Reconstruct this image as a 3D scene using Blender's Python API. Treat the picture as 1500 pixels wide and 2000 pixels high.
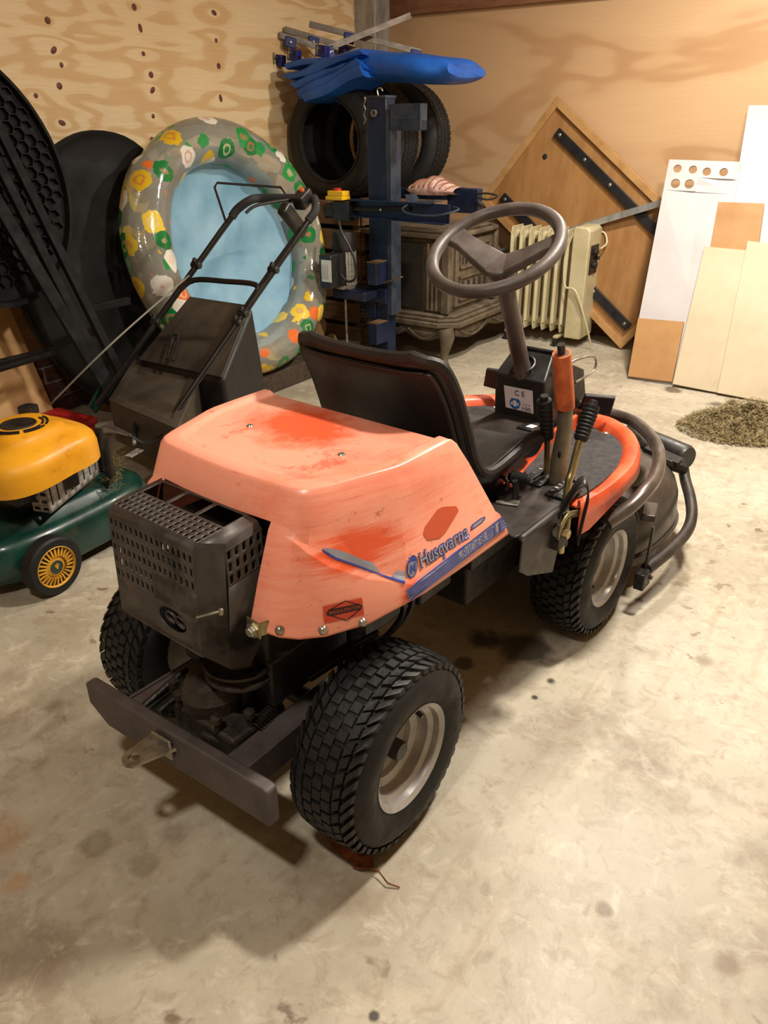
import bpy, bmesh, math, random
import numpy as np
from mathutils import Vector, Matrix
from mathutils.bvhtree import BVHTree
random.seed(7)
for o in list(bpy.data.objects): bpy.data.objects.remove(o)
scene = bpy.context.scene
COL = scene.collection
R = math.radians

# ------------------------------------------------------------------ camera
FPX, CAMH, PITCH, ROLL = 1500.0, 1.22, R(27), 0.012
_c, _s = math.cos(PITCH), math.sin(PITCH)
_X = Vector((1, 0, 0)); _D = Vector((0, -_s, -_c)); FW = Vector((0, _c, -_s))
RT = _X*math.cos(ROLL)+_D*math.sin(ROLL); DN = _D*math.cos(ROLL)-_X*math.sin(ROLL)
EYE = Vector((0, 0, CAMH))
cam = bpy.data.cameras.new('camera'); camo = bpy.data.objects.new('camera', cam); COL.objects.link(camo)
m3 = Matrix((RT, -DN, -FW)).transposed()
camo.matrix_world = Matrix.Translation(EYE) @ m3.to_4x4()
cam.sensor_fit = 'VERTICAL'; cam.sensor_height = 24; cam.sensor_width = 18
cam.lens = FPX/2000*24; cam.clip_start = .02
scene.camera = camo

# ------------------------------------------------------------------ light and exposure
vs = scene.view_settings
vs.view_transform = 'Standard'; vs.look = 'None'; vs.gamma = 1; vs.use_curve_mapping = False
vs.exposure = 0.04
world = bpy.data.worlds.new('world'); scene.world = world; world.use_nodes = True
world.node_tree.nodes['Background'].inputs[0].default_value = (1, .8, .58, 1)
world.node_tree.nodes['Background'].inputs[1].default_value = 0.03
WARM = (1, .92, .80)
LAMPS = [((1.08, 1.84, 2.33), .22, .12, R(-35), 74), ((-.48, .15, 2.33), .22, .12, R(-35), 26), ((1.35, 3.35, 2.33), .22, .12, R(-35), 54)]
for p, sx, sy, rz, pw in LAMPS:
    l = bpy.data.lights.new('tube_lamp_light', 'AREA'); l.shape = 'RECTANGLE'; l.size = sx; l.size_y = sy
    l.energy = pw; l.color = WARM
    lo = bpy.data.objects.new('tube_lamp_light', l); COL.objects.link(lo); lo.location = p; lo.rotation_euler = (0, 0, rz)

# ------------------------------------------------------------------ pixel helpers (photo is 1500 x 2000)
def ray(x, y): return FW+RT*((x-750)/FPX)+DN*((y-1000)/FPX)
def gz(x, y, z=0.0):
    d = ray(x, y); return EYE+d*((z-EYE.z)/d.z)
def pl(x, y, p0, n):
    d = ray(x, y); return EYE+d*((Vector(p0)-EYE).dot(n)/d.dot(n))
MTH = R(51)
MU = Vector((math.cos(MTH), math.sin(MTH), 0)); MN = Vector((-MU.y, MU.x, 0))
MO = gz(806, 1482, .19); MO.z = 0; MO = MO+MN*.34
def ml(P): d = P-MO; return Vector((d.dot(MU), d.dot(MN), d.z))
def mw(p): return MO+MU*p[0]+MN*p[1]+Vector((0, 0, p[2]))
def mz(x, y, z): return ml(gz(x, y, z))
def my(x, y, yy): return ml(pl(x, y, mw((0, yy, 0)), MN))
def mx(x, y, xx): return ml(pl(x, y, mw((xx, 0, 0)), MU))

# ------------------------------------------------------------------ materials
def S(r, g, b):
    f = lambda v: (v/12.92 if v <= .04045 else ((v+.055)/1.055)**2.4)
    return (f(r/255), f(g/255), f(b/255), 1)
MATS = {}
class NT:
    def __init__(s, name):
        s.m = bpy.data.materials.new(name); s.m.use_nodes = True; s.t = s.m.node_tree
        s.n = s.t.nodes; s.b = s.n['Principled BSDF']; s.out = s.n['Material Output']
        s.tc = s.n.new('ShaderNodeTexCoord')
    def link(s, a, b): s.t.links.new(a, b)
    def val(s, sock, v):
        if hasattr(v, 'is_linked') or isinstance(v, bpy.types.NodeSocket): s.link(v, sock)
        else: sock.default_value = v
    def noise(s, scale=5, detail=4, rough=.55, vec=None, dist=0, st=None):
        n = s.n.new('ShaderNodeTexNoise'); n.inputs['Scale'].default_value = scale
        n.inputs['Detail'].default_value = detail; n.inputs['Roughness'].default_value = rough
        n.inputs['Distortion'].default_value = dist
        v = vec or s.tc.outputs['Object']
        if st: v = s.map(v, st)
        s.link(v, n.inputs['Vector']); return n.outputs['Fac']
    def map(s, v, sc, loc=(0, 0, 0), rot=(0, 0, 0)):
        n = s.n.new('ShaderNodeMapping'); s.link(v, n.inputs['Vector'])
        n.inputs['Scale'].default_value = sc; n.inputs['Location'].default_value = loc; n.inputs['Rotation'].default_value = rot
        return n.outputs['Vector']
    def vor(s, scale, vec=None, feat='F1', rnd=1):
        n = s.n.new('ShaderNodeTexVoronoi'); n.inputs['Scale'].default_value = scale; n.feature = feat
        n.inputs['Randomness'].default_value = rnd
        s.link(vec or s.tc.outputs['Object'], n.inputs['Vector']); return n
    def ramp(s, fac, stops, mode='LINEAR'):
        n = s.n.new('ShaderNodeValToRGB'); s.link(fac, n.inputs[0]); e = n.color_ramp.elements; n.color_ramp.interpolation = mode
        while len(e) < len(stops): e.new(.5)
        for i, (p, c) in enumerate(stops):
            e[i].position = p; e[i].color = c if hasattr(c, '__len__') else (c, c, c, 1)
        return n.outputs['Color']
    def mix(s, f, a, b, mode='MIX'):
        n = s.n.new('ShaderNodeMix'); n.data_type = 'RGBA'; n.blend_type = mode
        s.val(n.inputs[0], f); s.val(n.inputs[6], a); s.val(n.inputs[7], b); return n.outputs[2]
    def math(s, op, a, b=0.0):
        n = s.n.new('ShaderNodeMath'); n.operation = op; s.val(n.inputs[0], a); s.val(n.inputs[1], b); return n.outputs[0]
    def bump(s, h, strength=.3, dist=.01):
        n = s.n.new('ShaderNodeBump'); s.link(h, n.inputs['Height']); n.inputs['Strength'].default_value = strength
        n.inputs['Distance'].default_value = dist; s.link(n.outputs[0], s.b.inputs['Normal'])
def mat(name, c, c2=None, rough=.5, metal=0, ns=14, lo=.4, hi=.65, bump=0, bs=150, spec=.5, dirt=None, dlo=.58, dhi=.75, ds=9, st=None, coat=0, rv=.1):
    t = NT(name); b = t.b
    col = c
    if c2: col = t.mix(t.ramp(t.noise(ns, 5, .6, st=st), [(lo, 0), (hi, 1)]), c, c2)
    if dirt: col = t.mix(t.ramp(t.noise(ds, 6, .65), [(dlo, 0), (dhi, 1)]), col, dirt)
    t.val(b.inputs['Base Color'], col)
    if rv:
        rr = t.ramp(t.noise(ns*1.7, 4), [(.3, max(rough-rv, .03)), (.7, min(rough+rv, 1))]); t.link(rr, b.inputs['Roughness'])
    else: b.inputs['Roughness'].default_value = rough
    b.inputs['Metallic'].default_value = metal; b.inputs['Specular IOR Level'].default_value = spec
    b.inputs['Coat Weight'].default_value = coat
    if bump: t.bump(t.noise(bs, 3, .6), bump, .004)
    MATS[name] = t.m; return t.m

# ------------------------------------------------------------------ mesh builders
class MB:
    def __init__(s): s.v = []; s.f = []
    def add(s, v, f):
        k = len(s.v); s.v += [tuple(p) for p in v]; s.f += [tuple(i+k for i in q) for q in f]; return s
    def box(s, a, b, M=None):
        v = [Vector((x, y, z)) for x in (a[0], b[0]) for y in (a[1], b[1]) for z in (a[2], b[2])]
        if M: v = [M @ p for p in v]
        return s.add(v, [(0, 1, 3, 2), (4, 6, 7, 5), (0, 4, 5, 1), (2, 3, 7, 6), (0, 2, 6, 4), (1, 5, 7, 3)])
    def cbox(s, c, sz, M=None, rz=0, ry=0, rx=0):
        c = Vector(c); h = Vector(sz)/2
        T = Matrix.Translation(c) @ Matrix.Rotation(rz, 4, 'Z') @ Matrix.Rotation(ry, 4, 'Y') @ Matrix.Rotation(rx, 4, 'X')
        if M: T = M @ T
        return s.box(-h, h, T)
    def bar(s, a, b, w, h, up=(0, 0, 1)):
        a, b = Vector(a), Vector(b); d = (b-a).normalized(); up = Vector(up)
        sd = d.cross(up).normalized()*(w/2); u2 = sd.cross(d).normalized()*(h/2)
        v = [p+sd*i+u2*j for p in (a, b) for i, j in ((-1, -1), (1, -1), (1, 1), (-1, 1))]
        return s.add(v, [(3, 2, 1, 0), (4, 5, 6, 7), (0, 1, 5, 4), (1, 2, 6, 5), (2, 3, 7, 6), (3, 0, 4, 7)])
    def prism(s, poly, off, M=None):
        n = len(poly); v = [Vector(p) for p in poly]; v += [p+Vector(off) for p in v]
        if M: v = [M @ p for p in v]
        return s.add(v, [tuple(range(n))[::-1], tuple(range(n, 2*n))]+[(i, (i+1) % n, n+(i+1) % n, n+i) for i in range(n)])
    def tube(s, pts, r, n=12, closed=False, cap=True, sm=0):
        pts = [Vector(p) for p in pts]
        if sm: pts = smooth(pts, sm, closed)
        m = len(pts); rr = r if hasattr(r, '__len__') else [r]*m
        if len(rr) != m: rr = [rr[0]+(rr[-1]-rr[0])*i/(m-1) for i in range(m)]
        tg = []
        for i in range(m):
            a = pts[(i-1) % m] if (closed or i > 0) else pts[i]; b = pts[(i+1) % m] if (closed or i < m-1) else pts[i]
            tg.append((b-a).normalized())
        N = tg[0].orthogonal().normalized(); V = []
        for i in range(m):
            N = (N-tg[i]*N.dot(tg[i])).normalized(); B = tg[i].cross(N)
            V += [pts[i]+(N*math.cos(2*math.pi*j/n)+B*math.sin(2*math.pi*j/n))*rr[i] for j in range(n)]
        F = []
        for i in range(m if closed else m-1):
            i2 = (i+1) % m
            F += [(i*n+j, i*n+(j+1) % n, i2*n+(j+1) % n, i2*n+j) for j in range(n)]
        if not closed and cap: F += [tuple(range(n))[::-1], tuple(range((m-1)*n, m*n))]
        return s.add(V, F)
    def lathe(s, prof, n=32, M=None, closed=False):
        """prof: (radius, height) about local Z"""
        V = []; k = len(prof)
        for r, h in prof:
            V += [Vector((r*math.cos(2*math.pi*j/n), r*math.sin(2*math.pi*j/n), h)) for j in range(n)]
        F = []
        for i in range(k if closed else k-1):
            i2 = (i+1) % k
            F += [(i*n+j, i*n+(j+1) % n, i2*n+(j+1) % n, i2*n+j) for j in range(n)]
        if not closed:
            F += [tuple(range(n))[::-1], tuple(range((k-1)*n, k*n))]
        if M: V = [M @ p for p in V]
        return s.add(V, F)
    def cyl(s, a, b, r, n=16, r2=None):
        a, b = Vector(a), Vector(b); d = b-a
        M = Matrix.Translation(a) @ d.to_track_quat('Z', 'Y').to_matrix().to_4x4()
        return s.lathe([(r, 0), (r2 or r, d.length)], n, M)
    def grid(s, rows, closed=False, flip=False):
        k = len(rows[0]); V = [p for r_ in rows for p in r_]; F = []
        for i in range(len(rows)-1):
            for j in range(k if closed else k-1):
                q = (i*k+j, i*k+(j+1) % k, (i+1)*k+(j+1) % k, (i+1)*k+j)
                F.append(q[::-1] if flip else q)
        return s.add(V, F)
    def ball(s, c, r, n=10, sc=(1, 1, 1)):
        c = Vector(c); rows = []
        for i in range(n+1):
            a = math.pi*(i/n-.5); q = max(math.cos(a), .02)
            rows.append([c+Vector((r*sc[0]*q*math.cos(2*math.pi*j/(2*n)), r*sc[1]*q*math.sin(2*math.pi*j/(2*n)), r*sc[2]*math.sin(a))) for j in range(2*n)])
        return s.grid(rows, True)
    def build(s, name, m, parent=None, smooth=35, bevel=0, bseg=2, solid=0, sub=0, weld=0, loc=None):
        me = bpy.data.meshes.new(name); me.from_pydata(s.v, [], s.f); me.update()
        bm = bmesh.new(); bm.from_mesh(me)
        if weld: bmesh.ops.remove_doubles(bm, verts=bm.verts, dist=weld)
        bmesh.ops.recalc_face_normals(bm, faces=bm.faces); bm.to_mesh(me); bm.free()
        me.materials.append(m)
        if smooth:
            for p in me.polygons: p.use_smooth = True
            me.set_sharp_from_angle(angle=R(smooth))
        o = bpy.data.objects.new(name, me); COL.objects.link(o)
        if parent: o.parent = parent
        if loc is not None: o.location = loc
        if solid:
            d = o.modifiers.new('thick', 'SOLIDIFY'); d.thickness = abs(solid); d.offset = -1 if solid > 0 else 1
        if bevel:
            d = o.modifiers.new('bevel', 'BEVEL'); d.width = bevel; d.segments = bseg; d.limit_method = 'ANGLE'; d.angle_limit = R(40)
        if sub:
            d = o.modifiers.new('sub', 'SUBSURF'); d.levels = sub; d.render_levels = sub
        return o
def smooth(pts, k, closed=False):
    """Catmull-Rom resample, k points per span"""
    n = len(pts); out = []
    for i in range(n if closed else n-1):
        g = lambda j: pts[j % n] if closed else pts[min(max(j, 0), n-1)]
        p0, p1, p2, p3 = g(i-1), g(i), g(i+1), g(i+2)
        for q in range(k):
            t = q/k
            out.append(.5*((2*p1)+(p2-p0)*t+(2*p0-5*p1+4*p2-p3)*t*t+(3*p1-p0-3*p2+p3)*t**3))
    if not closed: out.append(pts[-1])
    return out
def empty(name, loc=(0, 0, 0), rz=0, rot=None):
    o = bpy.data.objects.new(name, None); COL.objects.link(o); o.location = loc
    o.rotation_euler = rot if rot else (0, 0, rz); o.empty_display_size = .1; return o
def tag(o, label=None, cat=None, group=None, kind=None):
    if label: o['label'] = label
    if cat: o['category'] = cat
    if group: o['group'] = group
    if kind: o['kind'] = kind
    return o
def link_copy(o, parent=None):
    c = o.copy(); COL.objects.link(c); c.parent = parent
    for ch in list(o.children): link_copy(ch, c)
    return c
def text_polys(body, size=1.0, offset=0.0, shear=0.0, space=1.0):
    cu = bpy.data.curves.new('lettering', 'FONT'); cu.body = body; cu.size = size; cu.offset = offset; cu.shear = shear; cu.space_character = space
    cu.resolution_u = 4
    ob = bpy.data.objects.new('lettering', cu); COL.objects.link(ob)
    me = bpy.data.meshes.new_from_object(ob); bpy.data.objects.remove(ob); bpy.data.curves.remove(cu)
    v = [(p.co.x, p.co.y) for p in me.vertices]; f = [tuple(p.vertices) for p in me.polygons]
    bpy.data.meshes.remove(me)
    xs = [p[0] for p in v]; x0, x1 = min(xs), max(xs)
    return v, f, x0, x1
def text_on(body, o, ux, uy, width, m, name='lettering', parent=None, offset=0, shear=0, lift=.0006, height=None, space=1.0):
    """flat lettering: origin o, reading direction ux, up uy"""
    v, f, x0, x1 = text_polys(body, 1, offset, shear, space); k = width/(x1-x0); ky = (height/.72) if height else k
    ux, uy = Vector(ux).normalized(), Vector(uy).normalized(); nn = ux.cross(uy)
    b = MB(); b.add([Vector(o)+ux*((p[0]-x0)*k)+uy*(p[1]*ky)+nn*lift for p in v], f)
    return b.build(name, m, parent, smooth=0)
def wheelM(p): return Matrix.Translation(p) @ Matrix.Rotation(R(90), 4, 'X')   # lathe axis: +Z -> -Y
# ================================================================== the room
RA = R(-35)
CORNER = Vector((.04, 5.72, 0))
WA = Vector((math.cos(RA), math.sin(RA), 0)); WB = Vector((math.sin(RA), -math.cos(RA), 0))   # along right wall / along left wall
def rm(a, b, z=0.0): return CORNER+WA*a+WB*b+Vector((0, 0, z))
def rl(P): d = P-CORNER; return (d.dot(WA), d.dot(WB), d.z)
def wallR(x, y, off=0.0): return pl(x, y, rm(0, off), WB)      # pixel on the right wall (b = off)
def wallL(x, y, off=0.0): return pl(x, y, rm(off, 0), WA)
RW, RD, RH = 5.4, 7.0, 2.5
def room_obj(name, b, m, **k):
    o = b.build(name, m, None, **k); o.location = CORNER; o.rotation_euler = (0, 0, RA); return tag(o, kind='structure')
# local room axes: x = along right wall, -y = along left wall

t = NT('plywood_left'); ob = t.tc.outputs['Object']
KNOTS = ((93, 40), (105, 98), (120, 127), (116, 168), (121, 240), (70, 187), (262, 14), (274, 55), (280, 105), (295, 146), (298, 176), (299, 227), (297, 273), (418, 25), (422, 79), (427, 129), (431, 192), (139, 314))
v = t.map(ob, (1, .5, 2.3)); w = t.noise(1.5, 3, .5, v, .5)
dk = None
for x_, y_ in KNOTS:
    P_ = rl(wallL(x_, y_)); dn_ = t.n.new('ShaderNodeVectorMath'); dn_.operation = 'DISTANCE'
    t.link(t.map(ob, (1, .6, 1.2)), dn_.inputs[0]); dn_.inputs[1].default_value = (0, -P_[1]*.6, P_[2]*1.2)
    dk = dn_.outputs['Value'] if dk is None else t.math('MINIMUM', dk, dn_.outputs['Value'])
w = t.math('ADD', w, t.ramp(dk, [(0, .12), (.03, .07), (.09, .02), (.2, 0)]))
band = t.math('SINE', t.math('MULTIPLY', w, 58.0))
b1 = t.ramp(t.math('ADD', t.math('MULTIPLY', band, .5), .5), [(.0, 0), (.45, .12), (.7, .85), (1, 1)])
col = t.mix(b1, S(250, 226, 182), S(230, 194, 142))
fine = t.noise(9, 5, .7, t.map(ob, (1, .5, 22)))
col = t.mix(t.math('MULTIPLY', t.ramp(fine, [(.35, 0), (.75, 1)]), .30), col, S(180, 136, 84))
col = t.mix(t.ramp(t.noise(.9, 3), [(.45, 0), (.75, .35)]), col, S(196, 158, 108))
t.link(col, t.b.inputs['Base Color']); t.b.inputs['Roughness'].default_value = .6; t.bump(fine, .12, .003)
M_PLYL = t.m
t = NT('plywood_right'); ob = t.tc.outputs['Object']
w = t.noise(1.0, 3, .5, t.map(ob, (.5, 1, 1.7), (3, 0, 1)), .5)
band = t.math('SINE', t.math('MULTIPLY', w, 24.0))
col = t.mix(t.ramp(band, [(.0, 0), (.8, .25), (.95, .8), (1, .9)]), S(214, 178, 136), S(190, 148, 106))
fine = t.noise(8, 5, .7, t.map(ob, (.5, 1, 16)))
col = t.mix(t.math('MULTIPLY', t.ramp(fine, [(.4, 0), (.8, 1)]), .25), col, S(176, 128, 86))
col = t.mix(t.ramp(t.noise(.7, 3), [(.4, 0), (.75, .4)]), col, S(206, 168, 130))
t.link(col, t.b.inputs['Base Color']); t.b.inputs['Roughness'].default_value = .5; t.bump(fine, .08, .003)
M_PLYR = t.m
t = NT('concrete_floor'); ob = t.tc.outputs['Object']
col = t.mix(t.ramp(t.noise(1.4, 6, .62), [(.36, 0), (.66, 1)]), S(192, 184, 166), S(156, 146, 126))
col = t.mix(t.ramp(t.noise(5, 7, .7, dist=.6), [(.5, 0), (.72, .75)]), col, S(198, 186, 162))
col = t.mix(t.ramp(t.noise(3.1, 6, .7, t.map(ob, (1, 1, 1), (4, 2, 0))), [(.56, 0), (.75, .8)]), col, S(118, 100, 80))
col = t.mix(t.ramp(t.vor(3.3, t.map(ob, (1, 1, 1), (.3, .8, 0))).outputs['Distance'], [(.0, .8), (.06, .5), (.11, 0)]), col, S(112, 92, 70))
sp = t.noise(16, 4, .55, t.map(ob, (1, 1, 1), (2, 5, 0)), .4)
col = t.mix(t.math('MULTIPLY', t.ramp(sp, [(.64, 0), (.70, .8)]), t.ramp(t.noise(1.8, 3), [(.45, 0), (.6, 1)])), col, S(92, 70, 50))
fl = t.noise(24, 6, .7, dist=.8)
col = t.mix(t.ramp(fl, [(.50, 0), (.70, .55)]), col, S(140, 120, 94))
col = t.mix(t.ramp(t.noise(13, 6, .7, t.map(ob, (1, 1, 1), (7, 3, 0)), 1), [(.54, 0), (.72, .6)]), col, S(214, 206, 186))
st = t.noise(4, 5, .6, t.map(ob, (5, .5, 1), (0, 0, 0), (0, 0, .6)))
col = t.mix(t.ramp(st, [(.56, 0), (.78, .5)]), col, S(150, 132, 106))
stn = t.noise(9, 5, .6)
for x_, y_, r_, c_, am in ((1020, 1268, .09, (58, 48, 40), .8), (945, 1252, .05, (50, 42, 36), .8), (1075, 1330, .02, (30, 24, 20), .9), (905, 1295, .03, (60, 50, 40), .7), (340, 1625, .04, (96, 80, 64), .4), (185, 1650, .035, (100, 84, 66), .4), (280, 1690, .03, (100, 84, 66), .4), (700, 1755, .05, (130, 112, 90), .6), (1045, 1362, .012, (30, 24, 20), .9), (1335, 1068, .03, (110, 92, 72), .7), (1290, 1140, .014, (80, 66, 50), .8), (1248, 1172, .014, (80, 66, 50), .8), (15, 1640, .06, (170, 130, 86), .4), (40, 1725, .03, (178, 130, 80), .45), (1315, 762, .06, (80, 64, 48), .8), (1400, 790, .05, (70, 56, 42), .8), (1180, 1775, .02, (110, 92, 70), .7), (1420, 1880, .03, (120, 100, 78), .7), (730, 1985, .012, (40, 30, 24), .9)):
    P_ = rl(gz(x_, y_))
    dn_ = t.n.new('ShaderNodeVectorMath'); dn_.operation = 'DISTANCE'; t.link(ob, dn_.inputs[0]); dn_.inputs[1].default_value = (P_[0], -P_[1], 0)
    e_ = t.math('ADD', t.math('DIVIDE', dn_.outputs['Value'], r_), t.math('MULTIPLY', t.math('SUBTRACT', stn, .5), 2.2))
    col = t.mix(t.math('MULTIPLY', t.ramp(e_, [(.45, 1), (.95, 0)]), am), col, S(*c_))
t.link(col, t.b.inputs['Base Color'])
t.link(t.ramp(t.noise(2.5, 5, .6), [(.3, .38), (.7, .62)]), t.b.inputs['Roughness']); t.bump(t.noise(55, 5, .7), .16, .004)
M_FLOOR = t.m
mat('ceiling_board', S(196, 176, 146), S(180, 158, 128), .7)
mat('brick', S(112, 62, 50), S(70, 40, 36), .85, ns=25, bump=.4, bs=90, dirt=S(150, 132, 120), ds=14)
mat('mortar', S(176, 164, 150), S(130, 118, 106), .9, bump=.4, bs=70)
mat('galvanised', S(178, 178, 174), S(142, 144, 144), .4, .45, ns=22, st=(1, 1, .3))
mat('rail_wood', S(150, 104, 76), S(126, 84, 60), .6, ns=8, st=(1, 1, 6))
mat('screw', S(120, 68, 48), S(90, 50, 40), .6)
mat('lamp_white', S(232, 232, 226), None, .4, rv=0)

room_obj('floor', MB().box((-.2, -RD-.1, -.12), (RW+.1, .2, 0)), M_FLOOR, smooth=0)
room_obj('ceiling', MB().box((-.2, -RD-.1, RH), (RW+.1, .2, RH+.08)), MATS['ceiling_board'], smooth=0)
PZ = .30
wl = room_obj('wall_left', MB().box((-.1, -RD, PZ), (0, .1, RH)), M_PLYL, smooth=0)
wr = room_obj('wall_right', MB().box((0, 0, PZ), (RW, .1, RH)), M_PLYR, smooth=0)
room_obj('wall_back', MB().box((-.1, -RD-.1, 0), (RW+.1, -RD, RH)), MATS['ceiling_board'], smooth=0)
room_obj('wall_side', MB().box((RW, -RD, 0), (RW+.1, .1, RH)), MATS['ceiling_board'], smooth=0)
pll = room_obj('baseboard_left', MB().box((-.1, -RD, 0), (-.012, .1, PZ)), MATS['mortar'], smooth=0)
plr = room_obj('baseboard_right', MB().box((0, .012, 0), (RW, .1, PZ)), MATS['mortar'], smooth=0)
brm = None
def bricks(parent, along, n0, n1):
    global brm
    for r_ in range(4):
        for i in range(n0, n1):
            c = i*.222+(.111 if r_ % 2 else 0)
            z = .006+r_*.075
            if brm is None:
                q = MB().box((-.105, -.03, 0), (.105, .03, .063)).build('brick', MATS['brick'], None, bevel=.004); brm = q
            else: q = brm.copy(); COL.objects.link(q)
            q.parent = parent
            if along == 'x': q.location = (c, .032+random.uniform(-.003, .002), z); q.rotation_euler = (0, 0, 0)
            else: q.location = (-.032+random.uniform(-.003, .002), -c, z); q.rotation_euler = (0, 0, R(90))
bricks(plr, 'x', 1, 14); bricks(pll, 'y', 6, 21)
# brown knots in the left sheets
sc0 = None
for ik, (x, y) in enumerate(KNOTS):
    p = rl(wallL(x, y))
    if sc0 is None: sc0 = MB().lathe([(.001, .0022), (.009, .002), (.014, .0004), (.015, -.004)], 14, Matrix.Rotation(R(90), 4, 'Y')).build('knot', MATS['screw'], wl); q = sc0
    else: q = sc0.copy(); COL.objects.link(q); q.parent = wl
    q.location = (0, -p[1], p[2]); q.scale = (1, (1, 1.3, .75)[ik % 3], (1, .8, .7)[ik % 3]); q.rotation_euler = (ik*.7, 0, 0)
# wooden rail high on the right wall
pr = rl(wallR(760, 24)); pz = rl(wallR(1000, 12))[2]
room_obj('trim_1', MB().box((0, -.035, pz), (RW, 0, pz+.18)), MATS['rail_wood'], bevel=.003)
# galvanised steel column in the corner
b = MB()
for (x0, y0, x1, y1) in ((.0, -.32, .15, -.31), (.0, -.31, .01, -.16), (.14, -.31, .15, -.16)): b.box((x0, y0, 0), (x1, y1, RH))
room_obj('trim_2', b, MATS['galvanised'], bevel=.002)
# lamps on the ceiling
for i, (p, sx, sy, rz, pw) in enumerate(LAMPS):
    o = empty('ceiling_lamp', (p[0], p[1], RH), rz)
    MB().box((-sx/2-.04, -.05, -.07), (sx/2+.04, .05, 0)).build('housing', MATS['lamp_white'], o, bevel=.006)
    for s in (-1, 1): MB().box((s*(sx/2+.02)-.015, -.055, -.13), (s*(sx/2+.02)+.015, .055, -.07)).build('end_cap', MATS['lamp_white'], o, bevel=.004)
    tag(o, ('white ceiling lamp over the bare floor beside the riding mower', 'white ceiling lamp over the rear bumper of the riding mower', 'white ceiling lamp before the leaning white boards')[i], 'lamp')
# ================================================================== the orange riding mower
rider = empty('riding_mower', MO, MTH)
tag(rider, 'faded orange riding mower with black seat, steering wheel and front cutting deck', 'riding mower')
t = NT('faded_orange'); ob = t.tc.outputs['Object']
FADE, DEEP = S(243, 158, 132), S(228, 88, 48)
big = t.noise(3.2, 5, .6, t.map(ob, (1, 1, 1), (.31, .2, .1)), .3)
scr = t.noise(7, 6, .75, t.map(ob, (1.2, 1.2, 12)))
f1 = t.ramp(t.math('ADD', t.math('MULTIPLY', big, .7), t.math('MULTIPLY', scr, .3)), [(.52, 0), (.66, 1)])
dm = None
for P_, k_, r0_ in (((.15, .03, .71), (1, .8, 1), .15), ((-.02, -.25, .60), (.8, 1, 2.2), .13), ((.06, -.29, .49), (1.6, 1, 1.5), .07)):
    sub_ = t.n.new('ShaderNodeVectorMath'); sub_.operation = 'SUBTRACT'; t.link(ob, sub_.inputs[0]); sub_.inputs[1].default_value = P_
    ml_ = t.n.new('ShaderNodeVectorMath'); ml_.operation = 'MULTIPLY'; t.link(sub_.outputs[0], ml_.inputs[0]); ml_.inputs[1].default_value = k_
    ln_ = t.n.new('ShaderNodeVectorMath'); ln_.operation = 'LENGTH'; t.link(ml_.outputs[0], ln_.inputs[0])
    q_ = t.math('SUBTRACT', 1.0, t.math('DIVIDE', ln_.outputs['Value'], r0_))
    q_ = t.math('MAXIMUM', q_, 0.0); dm = q_ if dm is None else t.math('MAXIMUM', dm, q_)
wear = t.ramp(t.math('ADD', t.math('MULTIPLY', dm, .55), t.math('MULTIPLY', scr, .75)), [(.50, 0), (.72, .95)])
f1 = t.math('MAXIMUM', t.math('MULTIPLY', f1, .55), wear)
col = t.mix(f1, FADE, DEEP)
sx = t.noise(3, 7, .8, t.map(ob, (2, 2, 70), (0, 0, 0), (.03, .1, 0)))
col = t.mix(t.ramp(sx, [(.60, 0), (.66, .55)]), col, S(196, 70, 38))
sp = t.noise(38, 5, .7)
col = t.mix(t.ramp(sp, [(.63, 0), (.72, .55)]), col, S(130, 66, 44))
t.link(col, t.b.inputs['Base Color']); t.link(t.ramp(big, [(.3, .42), (.7, .26)]), t.b.inputs['Roughness'])
t.bump(t.noise(120, 3), .05, .002); M_ORANGE = t.m
mat('tray_orange', S(232, 104, 66), S(206, 76, 40), .38, ns=9, dirt=S(150, 70, 44), dlo=.62, dhi=.8)
mat('grip_orange', S(214, 108, 58), S(180, 84, 44), .5, ns=30, dirt=S(110, 60, 40))
mat('brown_black', S(60, 52, 48), S(42, 36, 34), .5, .25, ns=14, dirt=S(96, 84, 72), dlo=.62, dhi=.85)
mat('guard_paint', S(74, 68, 63), S(56, 51, 48), .45, .2, ns=16, dirt=S(26, 23, 22), dlo=.55, dhi=.65, ds=8)
mat('frame_paint', S(84, 76, 74), S(62, 55, 54), .5, .1, ns=9, dirt=S(46, 38, 36), dlo=.58, dhi=.8)
mat('black_oily', S(24, 22, 21), S(46, 42, 38), .45, .3, ns=22, bump=.4, bs=70)
mat('gear_alloy', S(64, 58, 50), S(34, 30, 26), .55, .5, ns=20, bump=.5, bs=60, dirt=S(92, 78, 60))
mat('rubber', S(19, 19, 19), S(29, 28, 27), .62, ns=20, bump=.2, bs=120, spec=.35)
mat('tread_rubber', S(20, 20, 20), S(32, 31, 30), .55, ns=12, bump=.3, bs=90, spec=.4)
mat('rim_silver', S(176, 172, 170), S(150, 146, 142), .32, .35, ns=12, dirt=S(96, 84, 70), dlo=.66, dhi=.9)
mat('rim_rust', S(150, 140, 128), S(120, 100, 80), .5, .3, ns=30)
mat('vinyl', S(32, 29, 28), S(42, 38, 36), .5, ns=10, bump=.25, bs=260, spec=.35)
mat('vinyl_back', S(24, 20, 20), S(32, 26, 26), .42, ns=6, bump=.12, bs=200)
mat('plastic_black', S(26, 25, 25), S(38, 36, 35), .42, ns=20)
mat('wheel_plastic', S(92, 82, 78), S(72, 64, 60), .42, ns=14, bump=.1, bs=300)
mat('zinc', S(176, 172, 160), S(130, 124, 112), .35, .85, ns=30)
mat('brass_zinc', S(176, 164, 120), S(140, 128, 90), .34, .85, ns=20)
mat('lever_grey', S(140, 132, 112), S(116, 108, 90), .45, .5, ns=14)
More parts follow.
